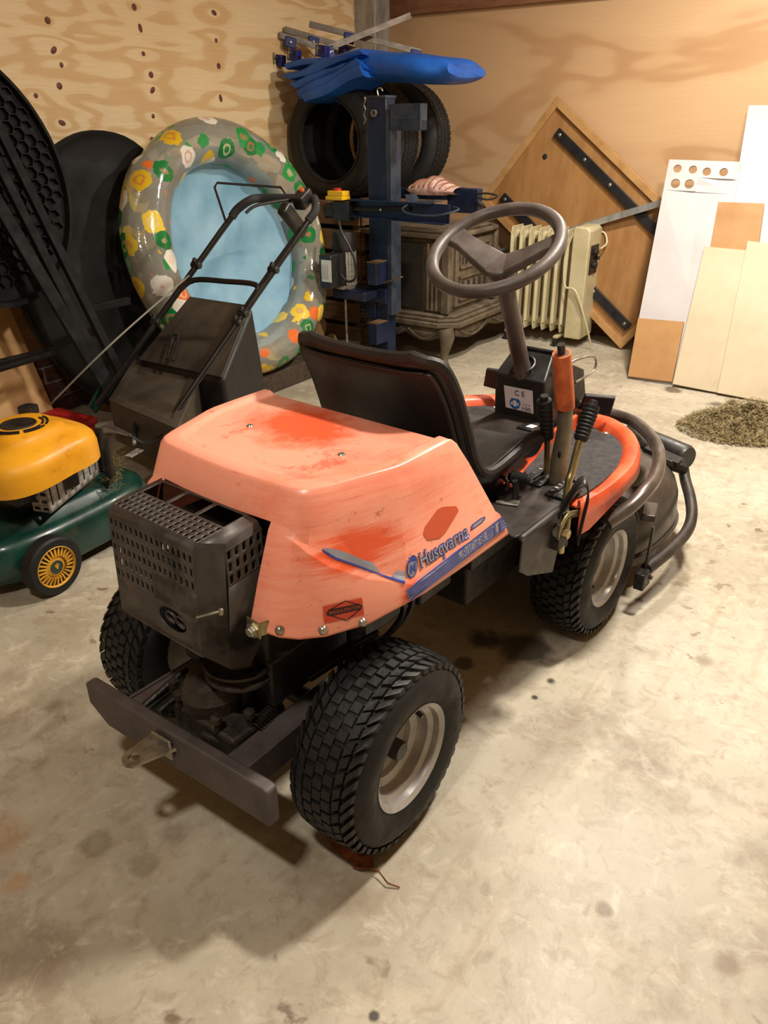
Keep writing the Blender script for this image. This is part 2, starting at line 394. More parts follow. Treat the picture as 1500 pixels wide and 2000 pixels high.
mat('mat_rubber', S(58, 56, 56), S(42, 41, 42), .8, ns=60, bump=.6, bs=400, dirt=S(92, 88, 84), dlo=.6, dhi=.8, ds=7)
mat('tube_steel', S(112, 103, 99), S(90, 82, 78), .3, .7, ns=10)
mat('deck_paint', S(70, 62, 56), S(52, 46, 42), .35, .2, ns=9, dirt=S(92, 80, 64), dlo=.55, dhi=.85)
mat('label_lilac', S(214, 204, 208), S(198, 188, 194), .4, ns=8)
mat('ink_black', S(20, 20, 22), None, .5, rv=0); mat('ink_blue', S(38, 92, 168), None, .45, rv=0); mat('ink_white', S(222, 220, 214), None, .5, rv=0)
mat('decal_blue', S(52, 66, 158), S(66, 80, 166), .4, ns=40); mat('decal_grey', S(158, 160, 172), S(142, 140, 150), .4, ns=30, dirt=S(214, 110, 80), dlo=.66, dhi=.7, ds=40)
mat('decal_orange', S(214, 88, 50), S(206, 80, 44), .4, ns=8); mat('decal_red', S(206, 72, 44), S(196, 64, 40), .38, ns=20)
mat('mud_leaf', S(150, 88, 58), S(96, 56, 40), .9, ns=40, bump=.5)
K = MATS

# ---- hood
ZT = .712
cols = [  # top xy, bottom xy, z bottom, z crease
    ((.245, -.244), (.382, -.290), .468, .530), ((.165, -.245), (.225, -.291), .472, .522), ((.10, -.243), (.095, -.291), .477, .514),
    ((.075, -.238), (.060, -.288), .478, .516), ((.015, -.218), (-.03, -.268), .472, .556), ((-.04, -.200), (-.10, -.236), .472, .596), ((-.062, -.190), (-.135, -.210), .475, .622),
    ((-.074, -.176), (-.156, -.186), .480, .64), ((-.080, -.158), (-.166, -.160), .485, .648), ((-.083, -.134), (-.170, -.134), .487, .65),
    ((-.088, -.07), (-.176, -.07), .487, .65), ((-.090, 0), (-.178, 0), .487, .65)]
full = cols+[((a[0], -a[1]), (b_[0], -b_[1]), z, c_) for a, b_, z, c_ in cols[-2::-1]]
NCOL = len(full)
def hood_pt(i, z, out=0.0):
    T, B_, zb, zc = full[i]; k = (ZT-z)/(ZT-zb); d = Vector((B_[0]-.1, B_[1]*1.0)); d.normalize()
    q = Vector(T).lerp(Vector(B_), k)
    bul = .006*math.sin(math.pi*min(max(k, 0), 1))
    return Vector((q.x+d.x*(out+bul), q.y+d.y*(out+bul), z))
rows = []
for r_ in range(9):
    row = []
    for i in range(NCOL):
        zb, zc = full[i][2], full[i][3]
        if r_ == 0: row.append(hood_pt(i, ZT, -.012))
        elif r_ == 1: row.append(hood_pt(i, ZT-.003, -.004))
        elif r_ == 2: row.append(hood_pt(i, ZT-.012, 0))
        elif r_ == 3: row.append(hood_pt(i, .655, 0))
        elif r_ == 4: row.append(hood_pt(i, min(zc+.005, .653), 0))
        elif r_ == 5: row.append(hood_pt(i, zc-.004, .006))
        elif r_ == 6: row.append(hood_pt(i, (zc+zb)/2, .007))
        elif r_ == 7: row.append(hood_pt(i, zb+.006, .006))
        else: row.append(hood_pt(i, zb, .002))
    rows.append(row)
b = MB(); b.grid(rows)
b.f = [f for f in b.f if not (f[0] >= 3*NCOL and 9 <= f[0] % NCOL <= NCOL-11)]
# recessed top
cen = Vector((.07, 0, 0)); r0 = rows[0]
def inset(row, d, dz):
    out = []
    for p in row:
        q = p.copy(); q.y -= math.copysign(min(abs(q.y), d), q.y) if abs(q.y) > .1 else 0
        if q.x < -.02: q.x += d*.8
        q.z += dz; out.append(q)
    return out
n0 = len(b.v); ring1 = inset(r0, .016, .001); ring2 = inset(r0, .027, -.006)
k0 = len(b.v); b.v += [tuple(p) for p in ring1]; k1 = len(b.v); b.v += [tuple(p) for p in ring2]
for i in range(NCOL-1):
    b.f.append((i, i+1, k0+i+1, k0+i)); b.f.append((k0+i, k0+i+1, k1+i+1, k1+i))
H_ = NCOL//2
for i in range(H_):
    j, j2 = NCOL-1-i, NCOL-2-i
    if i+1 == j2: b.f.append((k1+i, k1+i+1, k1+j))
    else: b.f.append((k1+i, k1+i+1, k1+j2, k1+j))
# front lip rolls down behind the seat
fr = [Vector(b.v[q]) for q in (0, k0, k1, k1+NCOL-1, k0+NCOL-1, NCOL-1)]
b.grid([fr, [p+Vector((.012, 0, -.010)) for p in fr], [p+Vector((.016, 0, -.05)) for p in fr]])
hood = b.build('hood', M_ORANGE, rider, smooth=50, solid=.004, weld=.0004, bevel=0)
hood.modifiers.new('bev', 'BEVEL').width = .003; hood.modifiers['bev'].limit_method = 'ANGLE'; hood.modifiers['bev'].angle_limit = R(28); hood.modifiers['bev'].segments = 2
# decals: photo pixel -> hood surface
hb = BVHTree.FromPolygons([mw(v) for v in b.v], [tuple(f) for f in b.f])
def on_hood(x, y, lift=.0012):
    d = ray(x, y).normalized(); loc, nn, _, _ = hb.ray_cast(EYE, d)
    if loc is None: loc, nn, _, _ = hb.find_nearest(Vector(pl(x, y, mw((0, -.29, 0)), MN)))
    if nn.dot(d) > 0: nn = -nn
    return ml(loc+nn*lift)
def decal(name, pts, m, lift=.0012, parent=None, sub=3):
    bm = bmesh.new(); vs_ = [bm.verts.new((x, y, 0)) for x, y in pts]; f = bm.faces.new(vs_)
    bmesh.ops.triangulate(bm, faces=bm.faces[:])
    for _ in range(sub): bmesh.ops.subdivide_edges(bm, edges=[e for e in bm.edges if e.calc_length() > 12], cuts=1); bmesh.ops.triangulate(bm, faces=bm.faces[:])
    bm.verts.index_update()
    v = [on_hood(p.co.x, p.co.y, lift) for p in bm.verts]; fs = [tuple(q.index for q in f.verts) for f in bm.faces]; bm.free()
    q = MB(); q.add(v, fs); return q.build(name, m, parent or hood, smooth=0)
def decal_text(body, bl, br, tl, m, lift=.002, offset=0, shear=0, parent=None, hgt=.72, space=1):
    v, f, x0, x1 = text_polys(body, 1, offset, shear, space)
    bl, br, tl = Vector(bl), Vector(br), Vector(tl)
    q = MB(); vv = []
    for px_, py_ in v:
        P = bl+(br-bl)*((px_-x0)/(x1-x0))+(tl-bl)*(py_/hgt); vv.append(on_hood(P.x, P.y, lift))
    q.add(vv, f); return q.build('lettering', m, parent or hood, smooth=0)
zz = lambda pts: [(250+x/1.875, 720+y/1.875) for x, y in pts]
decal('bare_patch', zz([(1080, 605), (1086, 578), (1130, 517), (1150, 506), (1200, 503), (1209, 520), (1162, 598), (1140, 620), (1095, 628)]), K['decal_orange'])
decal('swoosh_decal', zz([(709, 659), (730, 656), (765, 662), (800, 673), (860, 700), (893, 708), (905, 722), (925, 752), (850, 722), (760, 690)]), K['decal_grey'])
decal('swoosh_decal', zz([(962, 762), (985, 738), (1013, 742), (1014, 778), (990, 775)]), K['decal_grey'])
decal('swoosh_outline', zz([(708, 660), (760, 690), (850, 722), (925, 753), (1013, 780), (1012, 788), (960, 772), (845, 727), (755, 696), (712, 670)]), K['decal_blue'], .0016)
decal('swoosh_decal', zz([(1252, 594), (1256, 572), (1290, 547), (1306, 541), (1307, 549), (1296, 565), (1270, 582)]), K['decal_blue'])
decal('swoosh_decal', zz([(1257, 586), (1260, 573), (1289, 551), (1302, 546), (1292, 562), (1270, 578)]), K['decal_grey'], .002)
band = [(1015, 812), (1380, 530), (1384, 578), (1028, 852)]
bd = decal('stripe_decal', zz(band), K['decal_grey'], .0022, sub=4)
def bq(u, v): 
    a = Vector(band[0]).lerp(Vector(band[1]), u); c_ = Vector(band[3]).lerp(Vector(band[2]), u); q = a.lerp(c_, v); return (q.x, q.y)
for v0, v1, u0, u1 in ((.0, .10, 0, 1), (.20, .32, 0, .52), (.42, .54, 0, .53), (.64, .76, 0, .54), (.86, 1, 0, 1), (.22, .32, .80, .86), (.22, .32, .95, 1), (.42, .52, .80, .86), (.42, .52, .95, 1), (.64, .74, .80, .86), (.64, .74, .95, 1)):
    decal('stripe', zz([bq(u0, v0), bq((u0+u1)/2, v0), bq(u1, v0), bq(u1, v1), bq((u0+u1)/2, v1), bq(u0, v1)]), K['decal_blue'], .0030, bd)
P_ = lambda u, v: zz([bq(u, v)])[0]
decal_text('RIDER', P_(.555, .86), P_(.79, .86), P_(.555, .12), K['decal_blue'], .0042, .0, .0, bd, space=1.1)
decal_text('11', P_(.87, .86), P_(.94, .86), P_(.87, .12), K['decal_blue'], .0042, .02, 0, bd)
bl, br, tl = (821, 1109), (916, 1048), (815, 1081)
decal_text('Husqvarna', bl, br, tl, K['decal_blue'], .0018, .05, 0)
decal_text('Husqvarna', (822, 1108), (915, 1048.5), (816, 1081), K['decal_grey'], .0026, .006, 0)
# crowned emblem
em = decal('emblem', zz([(1018, 745), (1020, 712), (1028, 700), (1022, 690), (1030, 692), (1036, 684), (1042, 690), (1048, 682), (1054, 690), (1056, 702), (1058, 730), (1050, 755), (1036, 768), (1024, 764)]), K['decal_blue'], .0016)
decal('emblem_ring', zz([(1022, 744), (1024, 716), (1032, 708), (1050, 704), (1054, 714), (1054, 732), (1046, 752), (1036, 762), (1027, 758)]), K['decal_grey'], .0022, em)
decal_text('H', zz([(1030, 751)])[0], zz([(1049, 738)])[0], zz([(1029, 719)])[0], K['decal_blue'], .0034, .05, 0, em)
lb = decal('engine_label', [(630, 1184), (668, 1175), (706, 1167), (708, 1184), (710, 1200), (671, 1209), (633, 1217), (631, 1200)], K['decal_red'], .0016)
decal('label_bar', [(637, 1196), (642, 1190), (700, 1178), (706, 1182), (704, 1189), (645, 1202), (638, 1201)], K['ink_black'], .0026, lb)
for a, c_ in (((640, 1192), (674, 1173)), ((674, 1173), (702, 1181)), ((640, 1200), (676, 1211)), ((676, 1211), (702, 1190))):
    a, c_ = Vector(a), Vector(c_); nn = (c_-a).orthogonal().normalized()*.9
    decal('label_line', [tuple(a-nn), tuple(c_-nn), tuple(c_+nn), tuple(a+nn)], K['ink_black'], .0022, lb)
decal_text('BRIGGS & STRATTON', (642, 1199), (702, 1186), (641, 1193), K['decal_red'], .0034, .0, 0, lb)
# rivets, top screws, bracket
for x, y in ((547, 1231), (631, 1231), (709, 1216)):
    p = on_hood(x, y, .001); q = MB().lathe([(.0001, .004), (.005, .0035), (.008, .0005), (.0085, -.002)], 14, Matrix.Translation(p) @ (Vector((-.55, -.83, .1)) if x < 700 else Vector((-.3, -.95, .1))).to_track_quat('Z', 'Y').to_matrix().to_4x4()).build('rivet', K['zinc'], hood)
for x, y in ((488, 832), (667, 888)):
    p = on_hood(x, y, 0); MB().lathe([(.0001, .003), (.005, .0025), (.007, 0), (.007, -.002)], 12, Matrix.Translation(p)).build('screw', K['zinc'], hood)
b = MB(); p = mx(515, 1232, -.172)
b.cbox((-.176, -.150, p.z), (.004, .034, .03), rz=R(-6)); b.cbox((-.166, -.168, p.z+.002), (.028, .003, .026), rz=R(-20)); b.build('bracket', K['brass_zinc'], rider, bevel=.002)
MB().lathe([(.0001, .010), (.008, .010), (.009, .008), (.009, .003), (.014, .003), (.014, 0)], 6, Matrix.Translation((-.178, -.150, p.z-.004)) @ Matrix.Rotation(R(-90), 4, 'Y')).build('bolt', K['zinc'], rider)

# ---- exhaust guard: folded perforated sheet
def slotted(b, o, u, v, nu, nv, cu, cv, sw, sh, skip=None, stag=0.0, tap=None):
    """sheet of nu x nv cells with a slot in each; u, v unit vectors, (cu, cv) cell size, (sw, sh) slot size"""
    o, u, v = Vector(o), Vector(u), Vector(v)
    for i in range(nu):
        for j in range(nv):
            c_ = o+u*((i+.5)*cu)+v*((j+.5)*cv)
            if skip and skip(i, j): 
                b.add([c_-u*cu/2-v*cv/2, c_+u*cu/2-v*cv/2, c_+u*cu/2+v*cv/2, c_-u*cu/2+v*cv/2], [(0, 1, 2, 3)]); continue
            out, inn = [], []
            s_ = stag*(j % 2)
            for q in range(12):
                a = 2*math.pi*(q+.5)/12; ca, sa = math.cos(a), math.sin(a)
                k = min(.5*cu/max(abs(ca)*1, 1e-6), .5*cv/max(abs(sa), 1e-6)); out.append(c_+u*(ca*k)+v*(sa*k))
                r_ = min(sw, sh)/2; lu, lv = sw/2-r_, sh/2-r_
                inn.append(c_+u*(ca*r_+math.copysign(lu, ca)+s_)+v*(sa*r_+math.copysign(lv, sa)))
            # corner verts keep the cell rectangular
            n = len(out)
            b.add(out+inn, [(q, (q+1) % n, n+(q+1) % n, n+q) for q in range(n)])
            for sx_, sy_ in ((1, 1), (-1, 1), (-1, -1), (1, -1)):
                a = math.atan2(sy_*cv, sx_*cu) % (2*math.pi); q0 = int(math.floor(a/(2*math.pi)*12-.5)) % 12
                b.add([out[q0], c_+u*(sx_*cu/2)+v*(sy_*cv/2), out[(q0+1) % 12]], [(0, 1, 2)])
GX = -.232
b = MB()
# rear face  (u runs right = -y, v runs up)
UR = Vector((0, -1, 0)); UV = Vector((.045, 0, 1)).normalized()
zr0 = .455
o_ = Vector((GX-.006, .128, zr0+.062))
slotted(b, o_, UR, UV, 16, 5, .0138, .0240, .0062, .0150, skip=lambda i, j: j < 2 and i > 7)
# lower part of the rear face with the exhaust opening
e0 = Vector((GX-.009, .128, zr0-.005)); hgt = .067; wid = .0138*16
def ring_hole(b, o, u, v, w, h, cx, cy, rx, ry, n=24):
    out, inn = [], []
    for q in range(n):
        a = 2*math.pi*q/n; ca, sa = math.cos(a), math.sin(a)
        k = 1e9
        if ca > 1e-6: k = min(k, (w-cx)/ca)
        if ca < -1e-6: k = min(k, -cx/ca)
        if sa > 1e-6: k = min(k, (h-cy)/sa)
        if sa < -1e-6: k = min(k, -cy/sa)
        out.append(o+u*(cx+ca*k)+v*(cy+sa*k)); inn.append(o+u*(cx+ca*rx)+v*(cy+sa*ry))
    b.add(out+inn, [(q, (q+1) % n, n+(q+1) % n, n+q) for q in range(n)])
    for X, Y in ((0, 0), (w, 0), (w, h), (0, h)):
        a = math.atan2(Y-cy, X-cx) % (2*math.pi); q0 = int(a/(2*math.pi)*n) % n
        b.add([out[q0], o+u*X+v*Y, out[(q0+1) % n]], [(0, 1, 2)])
ring_hole(b, e0, UR, UV, wid, hgt, .150, .040, .036, .021)
ztop = zr0+.062+.12*.999
rx = GX
# rounded fold up to the top face
rt = o_+UV*.12
fold = [rt, rt+Vector((.004, 0, .009)), rt+Vector((.012, 0, .014))]
b.grid([[p, p+UR*wid] for p in fold])
tf = fold[-1]; VT = Vector((1, 0, .06)).normalized()
slotted(b, tf, UR, VT, 16, 4, .0138, .0135, .0056, .0100, stag=0)
tb = tf+VT*.054
# three openings next to the hood
for i in range(3):
    w3 = wid/3; o3 = tb+UR*(w3*i)
    ring = [o3, o3+UR*w3, o3+UR*w3+VT*.05, o3+VT*.05]
    inn = [o3+UR*.004+VT*.002, o3+UR*(w3-.004)+VT*.002, o3+UR*(w3-.004)+VT*.046, o3+UR*.004+VT*.046]
    b.add(ring+inn, [(q, (q+1) % 4, 4+(q+1) % 4, 4+q) for q in range(4)])
te = tb+VT*.05
# chamfered right corner and right side
cr = [rt+UR*wid, fold[1]+UR*wid, fold[2]+UR*wid]
low = e0+UR*wid
ch_t = fold[2]+UR*(wid+.030)+Vector((.030, 0, -.004)); ch_b = Vector((low.x+.030, low.y-.030, low.z-.03))
b.add([low, ch_b, Vector((ch_t.x-.004, ch_t.y, ch_t.z-.012)), fold[0]+UR*wid], [(0, 1, 2, 3)])
b.add([fold[0]+UR*wid, Vector((ch_t.x-.004, ch_t.y, ch_t.z-.012)), ch_t, fold[2]+UR*wid], [(0, 1, 2, 3)])
b.add([fold[2]+UR*wid, ch_t, te+UR*wid+Vector((0, -.022, -.003)), te+UR*wid], [(0, 1, 2, 3)])
# side
sd0 = Vector((ch_t.x-.004, ch_t.y, ch_t.z-.012)); sdf = te+UR*(wid)+Vector((.0, -.030, -.015))
us = (sdf-sd0).normalized(); Ls = (sdf-sd0).length
slotted(b, sd0-Vector((0, 0, .066)), us, (0, 0, 1), 5, 3, Ls/5, .022, .0075, .0155)
b.add([sd0-Vector((0, 0, .066)), sdf-Vector((0, 0, .066)), Vector((sdf.x, sdf.y-.004, .462)), Vector((sd0.x+.02, sd0.y-.004, .405)), ch_b], [(0, 1, 2, 3, 4)])
b.add([ch_t, sd0, sdf, te+UR*wid+Vector((0, -.022, -.003))], [(0, 1, 2, 3)])
# left side
lf = [fold[2], e0, e0+Vector((.10, .02, .02)), te+Vector((.0, .012, 0))]
b.add([fold[2], fold[0], e0, e0+Vector((.02, .016, 0)), fold[0]+Vector((.02, .016, 0)), fold[2]+Vector((.016, .014, -.003)), te+Vector((0, .014, -.003)), te, ], [(0, 5, 4, 1), (1, 4, 3, 2), (0, 7, 6, 5)])
b.add([fold[2]+Vector((.016, .014, -.003)), e0+Vector((.02, .016, 0)), e0+Vector((.10, .02, 0)), te+Vector((.01, .016, -.003))], [(0, 1, 2, 3)])
guard = b.build('exhaust_guard', K['guard_paint'], rider, smooth=30, solid=.0025, weld=.0003)
# bottom lip of the guard
MB().add([e0, e0+UR*wid, e0+UR*wid+Vector((.07, 0, -.035)), e0+Vector((.06, 0, -.005))], [(0, 1, 2, 3)]).build('guard_lip', K['guard_paint'], guard, solid=.0025)
for dy in (.004, .030):
    c_ = e0+UR*(.133+dy)+UV*.036
    MB().lathe([(.0105, -.04), (.0105, .0), (.0125, .001), (.0130, -.002), (.0130, -.06)], 18, Matrix.Translation(c_+Vector((.006, 0, 0))) @ Matrix.Rotation(R(-98), 4, 'Y')).build('exhaust_pipe', K['frame_paint'], guard)
MB().bar(ch_b+Vector((-.033, .028, .108)), ch_b+Vector((-.002, -.004, .118)), .002, .004).cbox(ch_b+Vector((-.006, -.002, .117)), (.006, .006, .012)).build('cable_clip', K['zinc'], guard, bevel=.001)

# ---- engine block under the hood
b = MB(); b.cbox((.0, .0, .47), (.26, .24, .26)); b.lathe([(.12, 0), (.13, .02), (.13, .06), (.10, .08)], 24, Matrix.Translation((.06, 0, .58)))
b.cbox((-.10, .0, .50), (.10, .20, .12)); b.build('engine', K['black_oily'], rider, bevel=.01)
b = MB(); b.cbox((.12, -.10, .33), (.5, .05, .10)); b.cbox((.12, .10, .33), (.5, .05, .10)); b.cbox((.34, 0, .36), (.12, .30, .14)); b.build('chassis', K['black_oily'], rider, bevel=.006)
b = MB(); b.cbox((.06, -.16, .36), (.045, .012, .16)); b.cbox((.05, -.19, .33), (.05, .05, .02)); b.build('hanger_plate', K['black_oily'], rider, bevel=.002)
for pts in (((.10, -.20, .47), (.13, -.22, .40), (.10, -.20, .34), (.02, -.17, .31)), ((.14, -.18, .47), (.17, -.21, .39), (.13, -.19, .33), (.05, -.15, .30)), ((.03, -.18, .36), (.0, -.21, .34), (-.02, -.17, .30))):
    MB().tube(pts, .006, 8, sm=5).build('hose', K['plastic_black'], rider)
MB().bar(mz(600, 1320, .33), mz(690, 1262, .37), .03, .012).bar(mz(690, 1262, .37), mz(740, 1235, .40), .012, .01).build('steering_link', K['black_oily'], rider, bevel=.002)

# ---- rear frame, bumper, hitch, gearbox
bl_, br_ = mz(165, 1332, .26), mz(522, 1548, .26)
ub = (br_-bl_).normalized(); fb = Vector((-ub.y, ub.x, 0))           # along bumper, forward
if fb.x < 0: fb = -fb
LB = (br_-bl_).length; zb_ = mx(528, 1618, br_.x).z
poly = [bl_+Vector((0, 0, -.002)), bl_+ub*.012, br_-ub*.012, br_+Vector((0, 0, -.004)), br_+Vector((0, 0, zb_-.26+.004)), br_-ub*.006+Vector((0, 0, zb_-.26)), bl_+ub*.05+Vector((0, 0, zb_-.262)), bl_+Vector((0, 0, -.05))]
MB().prism(poly, fb*.024).build('bumper', K['frame_paint'], rider, bevel=.004)
pc = bl_+ub*(LB*.42)
MB().prism([pc+fb*-.003+Vector((0, 0, -.012)), pc+fb*-.003+ub*.05+Vector((0, 0, -.012)), pc+fb*-.003+ub*.05+Vector((0, 0, -.055)), pc+fb*-.003+Vector((0, 0, -.055))], -fb*.006).build('hitch_plate', K['zinc'], rider, bevel=.002)
hp = []
base_ = pc+Vector((0, 0, -.035)); tip = base_-fb*.055+ub*.01
b = MB(); ring_o, ring_i = [], []
for q in range(24):
    a = 2*math.pi*q/24; d = ub*math.cos(a)-fb*math.sin(a)
    ring_i.append(tip+d*.010)
    ring_o.append(tip+d*.022 if math.sin(a) > -.15 else Vector(base_)+ub*(.022+.034*math.cos(a)/abs(math.cos(math.asin(-.15)))))
up_ = Vector((0, 0, .006)); V = ring_o+ring_i+[p+up_ for p in ring_o]+[p+up_ for p in ring_i]; F = []
for q in range(24):
    p2 = (q+1) % 24; F += [(q, p2, 24+p2, 24+q), (48+q, 72+q, 72+p2, 48+p2), (q, 48+q, 48+p2, p2), (24+q, 24+p2, 72+p2, 72+q)]
b.add(V, F).build('tow_hitch', K['zinc'], rider)
for yL, yy in ((.125, 1), (-.145, -1)):
    a = Vector((bl_+ub*(.242-yL))) if True else None
    a = bl_+ub*(LB*(.5-yL/.485))+fb*.022
    e = Vector((.02, yL*.95, .25))
    b = MB(); a0 = Vector((a.x, a.y, .247)); 
    b.bar(a0, Vector((e.x, e.y, .247)), .05 if yy < 0 else .026, .006)
    off = Vector((0, -yy*-.022 if yy > 0 else -.022, -.028))
    b.bar(a0+off, Vector((e.x, e.y, .247))+off, .006, .06)
    b.build('frame_rail', K['frame_paint'], rider, bevel=.0015)
gb = MB(); gb.cbox((-.155, -.03, .225), (.13, .17, .07)); gb.lathe([(.03, 0), (.055, .01), (.06, .05), (.045, .075), (.02, .085)], 18, Matrix.Translation((-.165, 0, .24)))
gb.cbox((-.20, -.06, .215), (.05, .07, .06), rz=.3); gb.cbox((-.175, .06, .225), (.05, .05, .05), rz=-.4)
gbx = gb.build('transaxle', K['gear_alloy'], rider, bevel=.008)
for x, y in ((-.215, .035), (-.215, -.07), (-.10, -.09), (-.17, -.105), (-.20, .07), (-.13, .07)):
    MB().lathe([(.006, -.02), (.006, .03), (.011, .03), (.011, .042), (.004, .044)], 6, Matrix.Translation((x, y, .25))).build('bolt', K['gear_alloy'], gbx)
MB().cyl((.0, -.24, .19), (.0, .24, .19), .02, 12).build('rear_axle', K['black_oily'], rider)
MB().lathe([(.012, -.11), (.012, -.02), (.055, -.018), (.068, -.014), (.068, -.008), (.05, 0), (.068, .008), (.068, .014), (.04, .014), (.036, .022), (.028, .024), (.028, .018), (.018, .018), (.016, .03), (.0, .03)], 28, Matrix.Translation(mz(472, 1293, .355))).build('drive_pulley', K['gear_alloy'], rider)
pf = mz(505, 1270, .372)
MB().lathe([(.0, .0), (.05, .0), (.055, .004), (.05, .008), (0, .008)], 24, Matrix.Translation(pf+Vector((.02, 0, 0))) @ Matrix.Rotation(.3, 4, 'Y')).build('pulley_cover', K['guard_paint'], rider)
hx = []
a, c_ = mz(500, 1420, .26), mz(560, 1345, .285)
for q in range(16*10+1):
    tq = q/160; P = a.lerp(c_, tq); d = (c_-a).normalized(); s1 = d.orthogonal().normalized(); s2 = d.cross(s1)
    hx.append(P+(s1*math.cos(q*2*math.pi/10)+s2*math.sin(q*2*math.pi/10))*.009)
MB().tube(hx, .0016, 6).build('spring', K['black_oily'], rider)
for a, c_ in ((mz(280, 1380, .25), mz(365, 1305, .28)), (mz(310, 1390, .24), mz(380, 1330, .26)), (mz(270, 1400, .24), mz(330, 1350, .25))):
    MB().cyl(a, c_, .007, 10).build('control_rod', K['black_oily'], rider)
# ---- wheels
def make_wheel(Rt, W, rr, hub, name='wheel'):
    """wheel with its axis on local Y, outer side facing -Y; origin at the hub"""
    h = W/2
    M = Matrix.Rotation(R(90), 4, 'X')
    prof = [(.012, h-.062), (rr*.42, h-.062), (rr*.56, h-.066), (rr*.60, h-.056), (rr*.74, h-.050), (rr*.78, h-.042), (rr*.80, h-.030), (rr*.90, h-.024), (rr*.92, h-.012), (rr*.985, h-.008), (rr*1.02, h-.006), (rr*1.03, h-.010), (rr*.99, h-.03), (rr*.95, -h+.02), (rr*.5, -h+.03), (.012, -h+.03)]
    w = MB().lathe(prof, 48, M).build(name, K['rim_silver'], None, smooth=40)
    s = [(rr*1.0, h-.010), (rr*1.10, h-.004), (rr*1.28, h+.003), (Rt*.80, h+.002), (Rt*.90, h-.010), (Rt*.945, h-.028), (Rt*.965, h*.45), (Rt*.972, 0)]
    s = s+[(r_, -y) for r_, y in s[-2::-1]]
    MB().lathe(s, 64, M, closed=True).build('tyre', K['rubber'], w, smooth=50)
    b = MB(); dz = .0052
    def surf(y, th, lift):
        a = abs(y)/h
        rr_ = Rt*.972-(Rt*.03)*max(0, a-.2)**1.5-(Rt*.16)*max(0, a-.72)**1.6*3+lift
        return Vector((rr_*math.cos(th), y, rr_*math.sin(th)))
    N = int(2*math.pi*Rt/.0265)
    rowsT = [(-.27, .5, .0, .285, .76), (.0, .0, 0, .285, .76), (.27, .5, 0, .285, .76), (-.54, .0, .35, .22, .80), (.54, .0, -.35, .22, .80), (-.79, .5, .7, .25, .62), (.79, .5, -.7, .25, .62)]
    for yc, sh, slant, wy, lc in rowsT:
        for q in range(N):
            th0 = (q+sh+.06*((q*7) % 3))*2*math.pi/N; dth = lc*math.pi/N
            V = []
            for lift in (-.004, dz):
                k = 1 if lift < 0 else .88
                for sy, sx in ((-1, -1), (1, -1), (1, 1), (-1, 1)):
                    V.append(surf((yc+sy*wy/2*k*.95)*h, th0+sx*dth*k+slant*sy*wy*.35, lift))
            b.add(V, [(4, 5, 6, 7), (0, 1, 5, 4), (1, 2, 6, 5), (2, 3, 7, 6), (3, 0, 4, 7)])
    tag(b.build('tread', K['tread_rubber'], w, smooth=0), kind='stuff')
    if hub:
        MB().lathe([(.019, -.01), (.0195, .026), (.017, .031), (.0, .031)], 20, Matrix.Translation((0, -(h-.062), 0)) @ M).build('hub_cap', K['plastic_black'], w)
    else:
        MB().lathe([(.019, -.01), (.0195, .010), (.017, .013), (.0, .013)], 20, Matrix.Translation((0, -(h-.062), 0)) @ M).build('hub_cap', K['plastic_black'], w)
        for a in (.5, 2.1, 3.6, 5.2):
            MB().lathe([(.005, -.004), (.005, .006), (0, .006)], 6, Matrix.Translation((.04*math.cos(a), -(h-.062), .04*math.sin(a))) @ M).build('lug_nut', K['zinc'], w)
    MB().tube([(.02, -(h-.05), rr*.80), (.014, -(h-.030), rr*.77), (.012, -(h-.012), rr*.73)], .0048, 8).build('valve', K['plastic_black'], w)
    return w
TW = .150
RW_, RF_ = .190, .188
w0 = make_wheel(RW_, TW, .103, True); w0.parent = rider
w0.location = (0, -.34+TW/2-.006, RW_); w0.rotation_euler = (0, R(20), R(2))
w1 = link_copy(w0, rider); w1.location = (.0, .30, RW_); w1.rotation_euler = (0, R(50), R(180))
wf = make_wheel(RF_, TW*.97, .103, False); wf.parent = rider
fh = my(1192, 1120, -.345)
w2 = wf; w2.location = (fh.x, fh.y+TW/2-.006, RF_); w2.rotation_euler = (0, R(-115), 0)
w3 = link_copy(wf, rider); w3.location = (fh.x, -w2.location.y-.01, RF_); w3.rotation_euler = (0, R(10), R(180))
MB().cyl((fh.x, -.22, RF_), (fh.x, .22, RF_), .022, 12).build('front_axle', K['black_oily'], rider)
FX = fh.x

